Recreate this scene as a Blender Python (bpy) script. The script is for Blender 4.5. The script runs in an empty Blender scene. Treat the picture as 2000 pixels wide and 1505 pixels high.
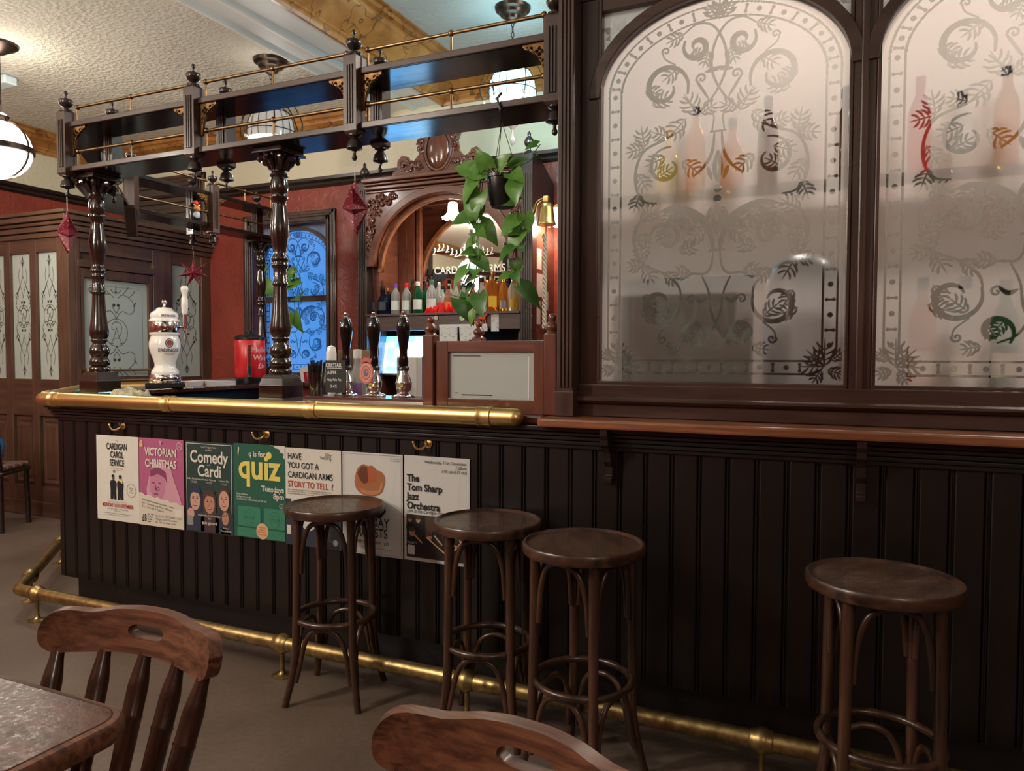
import bpy, math, random
import numpy as np
from mathutils import Vector, Matrix
random.seed(7)
SC = bpy.context.scene
COL = SC.collection
# ------------------------------------------------------------------ camera, world, exposure
CAMH = 1.317
def _cam():
    yaw, pitch, roll = math.radians(24.15), math.radians(-2.25), math.radians(0.16)
    f = Vector((-math.sin(yaw)*math.cos(pitch), math.cos(yaw)*math.cos(pitch), math.sin(pitch)))
    r = Vector((math.cos(yaw), math.sin(yaw), 0)); u = r.cross(f)
    r2 = math.cos(roll)*r + math.sin(roll)*u; u2 = -math.sin(roll)*r + math.cos(roll)*u
    cd = bpy.data.cameras.new('camera'); cd.sensor_width = 36; cd.lens = 36*1460/2000; cd.clip_start = .02
    co = bpy.data.objects.new('camera', cd); COL.objects.link(co)
    co.matrix_world = Matrix(((r2.x, u2.x, -f.x, 0), (r2.y, u2.y, -f.y, 0), (r2.z, u2.z, -f.z, CAMH), (0, 0, 0, 1)))
    SC.camera = co
_cam()
W = bpy.data.worlds.new('dusk'); SC.world = W; W.use_nodes = True
W.node_tree.nodes['Background'].inputs[0].default_value = (.06, .30, .80, 1)
W.node_tree.nodes['Background'].inputs[1].default_value = 1.25
SC.view_settings.view_transform = 'Standard'; SC.view_settings.look = 'None'
SC.view_settings.exposure = 0.0; SC.view_settings.gamma = 1
try: SC.view_settings.use_curve_mapping = False
except Exception: pass
LAMP_K = 1.0
# ------------------------------------------------------------------ mesh helpers
class B:
    def __init__(s): s.v = []; s.f = []
    def add(s, vs, fs):
        n = len(s.v); s.v += [tuple(p) for p in vs]; s.f += [tuple(i+n for i in q) for q in fs]; return s
    def box(s, x0, x1, y0, y1, z0, z1):
        return s.add([(x0,y0,z0),(x1,y0,z0),(x1,y1,z0),(x0,y1,z0),(x0,y0,z1),(x1,y0,z1),(x1,y1,z1),(x0,y1,z1)],
                     [(0,3,2,1),(4,5,6,7),(0,1,5,4),(1,2,6,5),(2,3,7,6),(3,0,4,7)])
    def prism(s, poly, plane, d0, d1):
        # poly in plane coords, extruded along the missing axis
        m = {'XZ': lambda a,b,d:(a,d,b), 'YZ': lambda a,b,d:(d,a,b), 'XY': lambda a,b,d:(a,b,d)}[plane]
        n = len(poly)
        vs = [m(a,b,d0) for a,b in poly] + [m(a,b,d1) for a,b in poly]
        fs = [tuple(range(n))[::-1], tuple(range(n,2*n))] + [(i,(i+1)%n,n+(i+1)%n,n+i) for i in range(n)]
        return s.add(vs, fs)
    def lathe(s, prof, seg=16, c=(0,0,0), axis='Z', sq=None):
        vs=[]; fs=[]
        for r,z in prof:
            for k in range(seg):
                a = 2*math.pi*k/seg + (math.pi/4 if seg==4 else 0)
                x,y = r*math.cos(a), r*math.sin(a)
                p = {'Z':(x,y,z),'Y':(x,z,y),'X':(z,x,y)}[axis]
                vs.append((c[0]+p[0],c[1]+p[1],c[2]+p[2]))
        for i in range(len(prof)-1):
            for k in range(seg):
                k2=(k+1)%seg; fs.append((i*seg+k,i*seg+k2,(i+1)*seg+k2,(i+1)*seg+k))
        fs.append(tuple(range(seg))[::-1]); m=(len(prof)-1)*seg; fs.append(tuple(m+k for k in range(seg)))
        return s.add(vs,fs)
    def tube(s, pts, r, seg=8, closed=False, flat=None):
        pts=[Vector(p) for p in pts]; n=len(pts); vs=[]; fs=[]
        rs = r if isinstance(r,(list,tuple)) else [r]*n
        prev=None
        for i,p in enumerate(pts):
            if closed: t=(pts[(i+1)%n]-pts[i-1])
            else: t=pts[min(i+1,n-1)]-pts[max(i-1,0)]
            t.normalize()
            if prev is None:
                a=Vector((0,0,1)) if abs(t.z)<.9 else Vector((1,0,0))
                u=t.cross(a).normalized()
            else: u=(prev-t*prev.dot(t)).normalized()
            prev=u; w=t.cross(u)
            for k in range(seg):
                a=2*math.pi*k/seg; vs.append(p+u*(rs[i]*math.cos(a))+w*(rs[i]*math.sin(a)*(flat or 1)))
        m = n if closed else n-1
        for i in range(m):
            j=(i+1)%n
            for k in range(seg):
                k2=(k+1)%seg; fs.append((i*seg+k,i*seg+k2,j*seg+k2,j*seg+k))
        if not closed:
            fs.append(tuple(range(seg))[::-1]); fs.append(tuple((n-1)*seg+k for k in range(seg)))
        return s.add(vs,fs)
    def ball(s, c, r, seg=12, rings=8, sc=(1,1,1)):
        vs=[(c[0],c[1],c[2]-r*sc[2])]; fs=[]
        for i in range(1,rings):
            a=math.pi*i/rings
            for k in range(seg):
                b=2*math.pi*k/seg; vs.append((c[0]+r*sc[0]*math.sin(a)*math.cos(b),c[1]+r*sc[1]*math.sin(a)*math.sin(b),c[2]-r*sc[2]*math.cos(a)))
        vs.append((c[0],c[1],c[2]+r*sc[2])); L=len(vs)-1
        for k in range(seg): fs.append((0,1+(k+1)%seg,1+k)); fs.append((L,L-seg+k,L-seg+(k+1)%seg))
        for i in range(rings-2):
            for k in range(seg):
                k2=(k+1)%seg; q=1+i*seg; fs.append((q+k,q+k2,q+seg+k2,q+seg+k))
        return s.add(vs,fs)
    def xf(s, M):
        s.v=[tuple(M@Vector(p)) for p in s.v]; return s
    def mesh(s, name, smooth=None):
        me=bpy.data.meshes.new(name); me.from_pydata(s.v,[],s.f)
        import bmesh
        bm=bmesh.new(); bm.from_mesh(me); bmesh.ops.recalc_face_normals(bm,faces=bm.faces); bm.to_mesh(me); bm.free()
        if smooth is not None:
            me.shade_smooth(); me.set_sharp_from_angle(angle=math.radians(smooth))
        return me
    def build(s, name, mat, parent=None, smooth=None, bev=0, loc=None, label=None):
        return put(name, s.mesh(name, smooth), mat, parent, bev, loc, label)
def put(name, me, mat, parent=None, bev=0, loc=None, label=None):
    o=bpy.data.objects.new(name, me); COL.objects.link(o)
    if mat is not None and not me.materials: me.materials.append(mat)
    if parent is not None: o.parent=parent
    if loc is not None: o.location=loc
    if bev:
        m=o.modifiers.new('edge','BEVEL'); m.width=bev; m.segments=2; m.limit_method='ANGLE'; m.angle_limit=math.radians(50)
    if label: o['label']=label
    return o
def thing(name, label, cat, loc=(0,0,0), rz=0, group=None, kind=None):
    o=bpy.data.objects.new(name,None); COL.objects.link(o); o.empty_display_size=.05
    o.location=loc; o.rotation_euler=(0,0,rz); o['label']=label; o['category']=cat
    if group: o['group']=group
    if kind: o['kind']=kind
    return o
def tag(o,label,cat,group=None,kind=None):
    o['label']=label; o['category']=cat
    if group: o['group']=group
    if kind: o['kind']=kind
    return o
def copy_tree(o, parent=None, loc=None, rz=None, label=None):
    c=o.copy(); COL.objects.link(c); c.parent=parent
    if loc is not None: c.location=loc
    if rz is not None: c.rotation_euler=(0,0,rz)
    if label: c['label']=label
    for ch in list(o.children): copy_tree(ch,c)
    return c
def curve_mesh(polys, depth=.0, bevel=0):
    """flat filled outlines (holes allowed) in XZ, thickness along Y centred on 0"""
    cu=bpy.data.curves.new('outline','CURVE'); cu.dimensions='2D'; cu.fill_mode='BOTH'; cu.extrude=depth/2; cu.bevel_depth=bevel
    for p in polys:
        sp=cu.splines.new('POLY'); sp.points.add(len(p)-1); sp.use_cyclic_u=True
        for q,(a,b) in zip(sp.points,p): q.co=(a,b,0,1)
    o=bpy.data.objects.new('outline',cu); COL.objects.link(o)
    dg=bpy.context.evaluated_depsgraph_get(); dg.update()
    me=bpy.data.meshes.new_from_object(o.evaluated_get(dg)); bpy.data.objects.remove(o); bpy.data.curves.remove(cu)
    me.transform(Matrix.Rotation(math.pi/2,4,'X')); return me
def text_mesh(body,size,bold=0,shear=0,align='LEFT',sx=1.0,space=1.0,line=1.0):
    cu=bpy.data.curves.new('lettering','FONT'); cu.body=body; cu.size=size; cu.offset=bold*size; cu.shear=shear; cu.align_x=align
    cu.space_character=space; cu.space_line=line; cu.resolution_u=3
    o=bpy.data.objects.new('lettering',cu); COL.objects.link(o)
    dg=bpy.context.evaluated_depsgraph_get(); dg.update()
    me=bpy.data.meshes.new_from_object(o.evaluated_get(dg)); bpy.data.objects.remove(o); bpy.data.curves.remove(cu)
    me.materials.clear(); me.transform(Matrix.Rotation(math.pi/2,4,'X')@Matrix.Diagonal((sx,1,1,1))); return me
def bez(p, n=12):
    """catmull-rom through 2D/3D points"""
    P=[Vector(q) for q in p]; out=[]
    for i in range(len(P)-1):
        a=P[max(i-1,0)];b=P[i];c=P[i+1];d=P[min(i+2,len(P)-1)]
        for k in range(n):
            t=k/n; out.append(.5*((2*b)+(c-a)*t+(2*a-5*b+4*c-d)*t*t+(3*b-a-3*c+d)*t**3))
    out.append(P[-1]); return out
# ------------------------------------------------------------------ materials
MC={}
def mat(name):
    m=bpy.data.materials.new(name); m.use_nodes=True; nt=m.node_tree
    return m, nt, nt.nodes['Principled BSDF']
def setp(b,**k):
    for a,v in k.items():
        n={'col':'Base Color','rough':'Roughness','metal':'Metallic','spec':'Specular IOR Level','coat':'Coat Weight','crough':'Coat Roughness','trans':'Transmission Weight','ior':'IOR','alpha':'Alpha','emit':'Emission Color','estr':'Emission Strength','sheen':'Sheen Weight'}[a]
        if a in('col','emit') and len(v)==3: v=(*v,1)
        b.inputs[n].default_value=v
def noise(nt,scale,detail=4,vec=None,rough=.5,dist=0):
    n=nt.nodes.new('ShaderNodeTexNoise'); n.inputs['Scale'].default_value=scale; n.inputs['Detail'].default_value=detail
    n.inputs['Roughness'].default_value=rough; n.inputs['Distortion'].default_value=dist
    if vec is not None: nt.links.new(vec,n.inputs['Vector'])
    return n.outputs['Fac']
def coords(nt,kind='Object',scale=(1,1,1)):
    t=nt.nodes.new('ShaderNodeTexCoord'); m=nt.nodes.new('ShaderNodeMapping'); m.inputs['Scale'].default_value=scale
    nt.links.new(t.outputs[kind],m.inputs['Vector']); return m.outputs['Vector']
def ramp(nt,fac,stops):
    r=nt.nodes.new('ShaderNodeValToRGB'); e=r.color_ramp.elements
    while len(e)<len(stops): e.new(.5)
    for i,(p,c) in enumerate(stops): e[i].position=p; e[i].color=(*c,1) if len(c)==3 else c
    nt.links.new(fac,r.inputs['Fac']); return r.outputs['Color']
def bump(nt,b,h,strength=.2,dist=.01):
    n=nt.nodes.new('ShaderNodeBump'); n.inputs['Strength'].default_value=strength; n.inputs['Distance'].default_value=dist
    nt.links.new(h,n.inputs['Height']); nt.links.new(n.outputs['Normal'],b.inputs['Normal'])
def plain(name,col,rough=.5,metal=0,**k):
    if name in MC: return MC[name]
    m,nt,b=mat(name); setp(b,col=col,rough=rough,metal=metal,**k); MC[name]=m; return m
def wood(name,dark,light,axis='X',rough=.3,scale=1.0,coat=.0,wear=0,lo=.3,hi=.7,fine=1.0,dist=.6):
    key=name+axis
    if key in MC: return MC[key]
    m,nt,b=mat(key); h=28*fine; g={'X':(2.2,h,h),'Y':(h,2.2,h),'Z':(h,h,2.2)}[axis]
    v=coords(nt,'Object',tuple(x*scale for x in g))
    f=noise(nt,1.0,6,v,.6,dist)
    c=ramp(nt,f,[(lo,dark),(hi,light)])
    v2=coords(nt,'Object',(1,1,1)); f2=noise(nt,3.0,3,v2)
    mx=nt.nodes.new('ShaderNodeMix'); mx.data_type='RGBA'; mx.blend_type='MULTIPLY'; mx.inputs[0].default_value=.5
    nt.links.new(c,mx.inputs[6]); nt.links.new(ramp(nt,f2,[(.3,(.55,.55,.55)),(.7,(1.25,1.2,1.15))]),mx.inputs[7])
    nt.links.new(mx.outputs[2],b.inputs['Base Color'])
    rr=nt.nodes.new('ShaderNodeMapRange'); rr.inputs[3].default_value=max(.05,rough-.08); rr.inputs[4].default_value=rough+.12
    nt.links.new(f2,rr.inputs[0]); nt.links.new(rr.outputs[0],b.inputs['Roughness'])
    setp(b,coat=coat,crough=.12); bump(nt,b,f,.08,.004); MC[key]=m; return m
def dark(ax='X'): return wood('ebonised_wood',(.011,.0065,.0055),(.028,.016,.013),ax,.28,coat=.25)
def board(ax='Z'): return wood('black_stained_board',(.0028,.0019,.0019),(.007,.0042,.004),ax,.36,coat=.12)
def frame(ax='X'): return wood('dark_brown_wood',(.036,.019,.014),(.08,.044,.033),ax,.3,coat=.2)
def maho(ax='X'): return wood('mahogany',(.075,.021,.012),(.17,.055,.03),ax,.28,coat=.3)
def edgew(ax='X'): return wood('worn_mahogany_edge',(.15,.05,.02),(.32,.125,.056),ax,.3,coat=.3)
def brownw(ax='X'): return wood('porch_wood',(.062,.031,.019),(.115,.062,.039),ax,.38)
def oak(ax='X'): return wood('brown_oak',(.06,.02,.009),(.19,.075,.037),ax,.38,scale=1.0,lo=.36,hi=.62,coat=.12,fine=3.2,dist=.25)
def stoolw(ax='Z'): return wood('stool_wood',(.013,.006,.004),(.085,.038,.02),ax,.3,lo=.36,hi=.66,scale=.7,coat=.15)
def metal(name,c1,c2,r,sc=14):
    if name in MC: return MC[name]
    m,nt,b=mat(name); v=coords(nt,'Object'); f=noise(nt,sc,6,v,.65)
    nt.links.new(ramp(nt,f,[(.38,c1),(.62,c2)]),b.inputs['Base Color']); setp(b,metal=1)
    rr=nt.nodes.new('ShaderNodeMapRange'); rr.inputs[3].default_value=r+.14; rr.inputs[4].default_value=r
    nt.links.new(f,rr.inputs[0]); nt.links.new(rr.outputs[0],b.inputs['Roughness']); MC[name]=m; return m
BRASS=metal('polished_brass',(.66,.46,.17),(.80,.60,.26),.27,3)
OLDBRASS=metal('tarnished_brass',(.25,.175,.07),(.47,.345,.15),.34,30)
RAILBRASS=metal('antique_brass',(.16,.095,.045),(.32,.20,.10),.32,18)
CHROME=plain('chrome',(.8,.8,.8),.08,1)
BLACK=plain('black_plastic',(.008,.008,.009),.3)
BLACKG=plain('black_gloss_handle',(.004,.004,.004),.1,coat=.6)
WHITE=plain('white_ceramic',(.90,.87,.81),.12,coat=.6)
GLASS=plain('clear_glass',(.9,.95,.93),.02,trans=1.0,ior=1.3)
def gloss_mix(name,tr,trcol,rough=.0,gl=.08,diff=None,dcol=(1,1,1),front=.4):
    """thin glass: transparent + glossy (+ diffuse)"""
    if name in MC: return MC[name]
    m,nt,b=mat(name); nt.nodes.remove(b); out=nt.nodes['Material Output']
    t=nt.nodes.new('ShaderNodeBsdfTransparent'); t.inputs[0].default_value=(*trcol,1)
    g=nt.nodes.new('ShaderNodeBsdfGlossy'); g.inputs['Roughness'].default_value=rough
    s=nt.nodes.new('ShaderNodeMixShader'); s.inputs[0].default_value=gl
    nt.links.new(t.outputs[0],s.inputs[1]); nt.links.new(g.outputs[0],s.inputs[2]); cur=s.outputs[0]
    if diff:
        d=nt.nodes.new('ShaderNodeBsdfTranslucent'); d.inputs[0].default_value=(*dcol,1)
        d2=nt.nodes.new('ShaderNodeBsdfDiffuse'); d2.inputs[0].default_value=(*dcol,1)
        a=nt.nodes.new('ShaderNodeMixShader'); a.inputs[0].default_value=front; nt.links.new(d.outputs[0],a.inputs[1]); nt.links.new(d2.outputs[0],a.inputs[2])
        s2=nt.nodes.new('ShaderNodeMixShader'); s2.inputs[0].default_value=diff; nt.links.new(cur,s2.inputs[1]); nt.links.new(a.outputs[0],s2.inputs[2]); cur=s2.outputs[0]
    nt.links.new(cur,out.inputs['Surface']); MC[name]=m; return m
THIN=gloss_mix('thin_clear_glass',1,(.93,.96,.95),.02,.1)
SPANDREL=gloss_mix('pale_etched_glass',1,(.5,.52,.52),.2,.12,.75,(.62,.62,.60))
def etched(name,frost_tint,rough,clear_tint=(.9,.95,.95),trl=.45,refr=.55,gl=.05,diff=.0,dcol=(.6,.6,.6)):
    """frosted pane; the mesh attribute 'etch' marks where the design is left clear"""
    m,nt,b=mat(name); nt.nodes.remove(b); out=nt.nodes['Material Output']; L=nt.links
    a=nt.nodes.new('ShaderNodeAttribute'); a.attribute_name='etch'
    rf=nt.nodes.new('ShaderNodeBsdfRefraction'); rf.inputs['Color'].default_value=(*frost_tint,1); rf.inputs['Roughness'].default_value=rough; rf.inputs['IOR'].default_value=1.12
    tl=nt.nodes.new('ShaderNodeBsdfTranslucent'); tl.inputs[0].default_value=(*frost_tint,1)
    f1=nt.nodes.new('ShaderNodeMixShader'); f1.inputs[0].default_value=trl/(trl+refr); L.new(rf.outputs[0],f1.inputs[1]); L.new(tl.outputs[0],f1.inputs[2])
    df=nt.nodes.new('ShaderNodeBsdfDiffuse'); df.inputs[0].default_value=(*dcol,1)
    f2=nt.nodes.new('ShaderNodeMixShader'); f2.inputs[0].default_value=diff; L.new(f1.outputs[0],f2.inputs[1]); L.new(df.outputs[0],f2.inputs[2])
    tr=nt.nodes.new('ShaderNodeBsdfTransparent'); tr.inputs[0].default_value=(*clear_tint,1)
    mx=nt.nodes.new('ShaderNodeMixShader'); L.new(a.outputs['Fac'],mx.inputs[0]); L.new(f2.outputs[0],mx.inputs[1]); L.new(tr.outputs[0],mx.inputs[2])
    gg=nt.nodes.new('ShaderNodeBsdfGlossy'); gg.inputs['Roughness'].default_value=.12
    m3=nt.nodes.new('ShaderNodeMixShader'); m3.inputs[0].default_value=gl; L.new(mx.outputs[0],m3.inputs[1]); L.new(gg.outputs[0],m3.inputs[2])
    L.new(m3.outputs[0],out.inputs['Surface']); MC[name]=m; return m
ETCH=etched('frosted_etched_glass',(.88,.83,.80),.30,trl=.4,refr=.6,diff=.08,dcol=(.5,.5,.48))
ETCHBLUE=etched('frosted_etched_window_glass',(.85,.9,.95),.5,(.16,.2,.24),diff=.12)
PORCHGLASS,_nt,_b=mat('pale_frosted_glass_black_line')
_a=_nt.nodes.new('ShaderNodeAttribute'); _a.attribute_name='etch'
_nt.links.new(ramp(_nt,_a.outputs['Fac'],[(.2,(.40,.46,.42)),(.8,(.03,.035,.033))]),_b.inputs['Base Color']); setp(_b,rough=.35)
def emit(name,col,s):
    if name in MC: return MC[name]
    m,nt,b=mat(name); setp(b,col=(.8,.8,.8),emit=col,estr=s,rough=.4); MC[name]=m; return m
def point(parent,loc,w,col,r=.06):
    l=bpy.data.lights.new('bulb_light','POINT'); l.energy=w*LAMP_K; l.color=col; l.shadow_soft_size=r
    o=bpy.data.objects.new('bulb_light',l); COL.objects.link(o); o.parent=parent; o.location=loc; return o
# ------------------------------------------------------------------ room shell
def wallmat():
    m,nt,b=mat('painted_embossed_wall'); L=nt.links
    g=nt.nodes.new('ShaderNodeNewGeometry'); s=nt.nodes.new('ShaderNodeSeparateXYZ'); L.new(g.outputs['Position'],s.inputs[0])
    st=nt.nodes.new('ShaderNodeMath'); st.operation='GREATER_THAN'; st.inputs[1].default_value=2.84; L.new(s.outputs[2],st.inputs[0])
    v=coords(nt,'Object'); f=noise(nt,9,5,v,.55,2.2)
    red=ramp(nt,noise(nt,2.5,3,v),[(.3,(.20,.032,.02)),(.7,(.27,.046,.028))])
    mx=nt.nodes.new('ShaderNodeMix'); mx.data_type='RGBA'; L.new(st.outputs[0],mx.inputs[0]); L.new(red,mx.inputs[6]); mx.inputs[7].default_value=(.62,.57,.42,1)
    L.new(mx.outputs[2],b.inputs['Base Color']); setp(b,rough=.36); bump(nt,b,f,.55,.012); return m
WALL=wallmat()
def ceilmat(name,col,amt):
    m,nt,b=mat(name); v=coords(nt,'Object',(1,1.5,1))
    vo=nt.nodes.new('ShaderNodeTexVoronoi'); vo.inputs['Scale'].default_value=26; nt.links.new(v,vo.inputs['Vector'])
    f=noise(nt,34,4,v,.6,1.5)
    ad=nt.nodes.new('ShaderNodeMath'); ad.operation='ADD'; nt.links.new(vo.outputs['Distance'],ad.inputs[0]); nt.links.new(f,ad.inputs[1])
    setp(b,col=col,rough=.6); bump(nt,b,ad.outputs[0],amt,.02); return m
CEILM=ceilmat('embossed_cream_ceiling',(.78,.73,.60),.75)
CEILR=ceilmat('painted_white_ceiling',(.62,.68,.68),.25)
PLASTER=plain('white_plaster',(.80,.79,.74),.5)
def marble():
    m,nt,b=mat('marbled_ochre_paint'); v=coords(nt,'Object'); f=noise(nt,3.2,6,v,.6,.8)
    c=ramp(nt,f,[(.3,(.15,.05,.010)),(.5,(.33,.135,.03)),(.72,(.47,.24,.07))])
    vo=nt.nodes.new('ShaderNodeTexVoronoi'); vo.feature='DISTANCE_TO_EDGE'; vo.inputs['Scale'].default_value=3.2
    w=nt.nodes.new('ShaderNodeVectorMath'); w.operation='ADD'; nt.links.new(v,w.inputs[0])
    nz=nt.nodes.new('ShaderNodeTexNoise'); nz.inputs['Scale'].default_value=6; nt.links.new(v,nz.inputs['Vector']); 
    sc=nt.nodes.new('ShaderNodeVectorMath'); sc.operation='SCALE'; sc.inputs['Scale'].default_value=.35; nt.links.new(nz.outputs['Color'],sc.inputs[0]); nt.links.new(sc.outputs[0],w.inputs[1])
    nt.links.new(w.outputs[0],vo.inputs['Vector'])
    k=ramp(nt,vo.outputs['Distance'],[(.0,(.12,.04,.012)),(.025,(1,1,1))])
    mx=nt.nodes.new('ShaderNodeMix'); mx.data_type='RGBA'; mx.blend_type='MULTIPLY'; mx.inputs[0].default_value=.8
    nt.links.new(c,mx.inputs[6]); nt.links.new(k,mx.inputs[7]); nt.links.new(mx.outputs[2],b.inputs['Base Color']); setp(b,rough=.3); return m
MARBLE=marble()
def floormat():
    m,nt,b=mat('worn_brown_vinyl'); v=coords(nt,'Object'); f=noise(nt,1.6,6,v,.65); f2=noise(nt,45,3,v)
    c=ramp(nt,f,[(.3,(.088,.062,.046)),(.7,(.155,.112,.084))])
    mx=nt.nodes.new('ShaderNodeMix'); mx.data_type='RGBA'; mx.blend_type='MULTIPLY'; mx.inputs[0].default_value=.35
    nt.links.new(c,mx.inputs[6]); nt.links.new(ramp(nt,f2,[(.35,(.6,.6,.6)),(.6,(1,1,1))]),mx.inputs[7]); nt.links.new(mx.outputs[2],b.inputs['Base Color'])
    rr=nt.nodes.new('ShaderNodeMapRange'); rr.inputs[3].default_value=.38; rr.inputs[4].default_value=.62; nt.links.new(f,rr.inputs[0]); nt.links.new(rr.outputs[0],b.inputs['Roughness']); return m
S='structure'
tag(B().box(-7,3.2,-3,5.4,-.06,0).build('floor',floormat()),'worn grey-brown vinyl floor of the pub','floor',kind=S)
tag(B().box(-7.15,-7,-3,5.4,0,3.75).build('wall_left',WALL),'red embossed wall with cream top behind the lit globe lamp','wall',kind=S)
# back wall with the arched window's opening
WX0,WX1,WZ0,WZ1=-5.06,-4.22,1.08,2.5
w=B(); w.box(-7.15,WX0,5.4,5.62,0,3.75).box(WX1,3.2,5.4,5.62,0,3.75).box(WX0,WX1,5.4,5.62,0,WZ0).box(WX0,WX1,5.4,5.62,WZ1,3.75)
tag(w.build('wall_back',WALL),'red embossed wall with cream top around the blue arched window','wall',kind=S)
tag(B().box(3.2,3.35,-3,5.4,0,3.75).build('wall_right',WALL),'painted side wall beyond the frosted windows','wall',kind=S)
tag(B().box(-7.15,3.35,-3.15,-3,0,3.75).build('wall_front',WALL),'painted wall on the seating side of the room','wall',kind=S)
BACKING=plain('dark_backing_paint',(.15,.122,.102),.55)  # dark tone so the clear etching reads darker than the frost
tag(B().box(-1.68,3.2,4.9,4.97,0,3.6).build('wall_servery_added',BACKING),'added dark backing wall behind the frosted windows','wall',kind=S)  # added wall, keeps the red back wall's glow out of the panes
tag(B().box(-7,-3.55,-3,5.4,3.4,3.5).build('ceiling',CEILM),'cream embossed paper ceiling over the canted end of the bar','ceiling',kind=S)
tag(B().box(-3.05,3.2,-3,5.4,3.62,3.72).build('ceiling',CEILR),'bluish white ceiling beyond the marbled beam','ceiling',kind=S)
# beam
bm_=thing('ceiling_beam','white panelled ceiling beam with marbled ochre side','beam',kind=S)
B().box(-3.55,-3.05,-3,5.4,3.37,3.72).build('soffit',PLASTER,bm_)
m=B(); m.prism([(-3.55,3.4),(-3.575,3.4),(-3.575,3.36),(-3.54,3.345),(-3.52,3.36),(-3.5,3.37),(-3.55,3.37)],'XZ',-3,5.4); m.build('moulding',PLASTER,bm_,30)
m=B(); m.prism([(-3.36,3.37),(-3.35,3.352),(-3.32,3.345),(-3.30,3.355),(-3.28,3.37)],'XZ',-3,5.4); m.build('moulding',PLASTER,bm_,30)
def cornice_prof(w,z0,z1):
    h=z1-z0
    return [(0,z0),(.022,z0),(.03,z0+.02),(.03,z0+.035),(.045,z0+.045),(.045,z0+.055),(w*.72,z1-.085),(w*.76,z1-.07),(w*.76,z1-.055),(w*.88,z1-.045),(w*.9,z1-.02),(w,z1-.012),(w,z1),(0,z1)]
m=B(); m.prism([(-3.05+a,b) for a,b in cornice_prof(.26,3.345,3.62)],'XZ',-3,5.4); m.build('cornice',MARBLE,bm_)
c=B(); c.prism([(-7+a,b) for a,b in cornice_prof(.17,3.21,3.4)],'XZ',-3,5.4); tag(c.build('trim_1',MARBLE),'marbled ochre cornice along the side wall','cornice',kind=S)
c=B(); c.prism([(5.4-a,b) for a,b in cornice_prof(.17,3.21,3.4)],'YZ',-7,-3.56); tag(c.build('trim_2',MARBLE),'marbled ochre cornice on the back wall beside the beam','cornice',kind=S)
c=B(); c.prism([(5.4-a,b) for a,b in cornice_prof(.26,3.345,3.62)],'YZ',-3.05,3.2); tag(c.build('trim_3',MARBLE),'marbled ochre cornice behind the lit crystal pendant','cornice',kind=S)
prl=[(0,2.80),(.02,2.805),(.03,2.82),(.025,2.84),(.045,2.86),(.05,2.885),(0,2.89)]
c=B(); c.prism([(-7+a,b) for a,b in prl],'XZ',-3,5.4); tag(c.build('trim_4',dark('Y')),'dark picture rail on the side wall','rail',kind=S)
c=B(); c.prism([(5.4-a,b) for a,b in prl],'YZ',-7,3.2); tag(c.build('trim_5',dark('X')),'dark picture rail across the red back wall','rail',kind=S)
# ------------------------------------------------------------------ etched design (shared by the arched panes)
PW,PH,RISE=.84,1.325,.30           # pane width, height to arch top, arch rise
def stamp(M,res,x,z,r):
    h,w=M.shape; i0=max(0,int((z-r)/res)-1); i1=min(h,int((z+r)/res)+3); j0=max(0,int((x-r)/res)-1); j1=min(w,int((x+r)/res)+3)
    if i0>=i1 or j0>=j1: return
    Z,X=np.mgrid[i0:i1,j0:j1]*res; d=np.hypot(X-x,Z-z)
    M[i0:i1,j0:j1]=np.maximum(M[i0:i1,j0:j1],np.clip((r-d)/res+.5,0,1))
def stroke(M,res,pts,w0,w1=None,wm=None,mirror=True,W=PW,n=14):
    P=bez(pts,n); N=len(P)
    for i in range(N-1):
        a,b=P[i],P[i+1]; k=max(1,int((b-a).length/(res*.7)))
        for q in range(k):
            t=(i+q/k)/(N-1); p=a.lerp(b,q/k)
            w=w0+((w1 if w1 is not None else w0)-w0)*t
            if wm: w=w+(wm-w)*math.sin(math.pi*t)
            stamp(M,res,p.x,p.y,w/2)
            if mirror: stamp(M,res,W-p.x,p.y,w/2)
def spiral(cx,cz,r0,r1,a0,a1,n=14):
    return [(cx+(r0+(r1-r0)*k/n)*math.cos(math.radians(a0+(a1-a0)*k/n)),cz+(r0+(r1-r0)*k/n)*math.sin(math.radians(a0+(a1-a0)*k/n))) for k in range(n+1)]
def leaf(M,res,x,z,ang,L,mirror=True,lobes=5):
    L=L*1.3
    a=math.radians(ang); d=Vector((math.cos(a),math.sin(a))); nrm=Vector((-d.y,d.x)); o=Vector((x,z))
    for k in range(4):
        t=(k+.3)/4; s=math.sin(math.pi*(.12+.8*t))*L*.40
        for sg in (1,-1):
            p=o+d*(L*t*.75)+nrm*(sg*.002); q=p+d*(L*.30)+nrm*(sg*s); m_=p.lerp(q,.55)+nrm*(sg*s*.12)-d*(L*.03)
            stroke(M,res,[p,m_,q],.0026,.0016,.0075,mirror,n=4)
    stroke(M,res,[o,o+d*L*.55,o+d*L*1.05],.0025,.0015,.0052,mirror,n=5)
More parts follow.
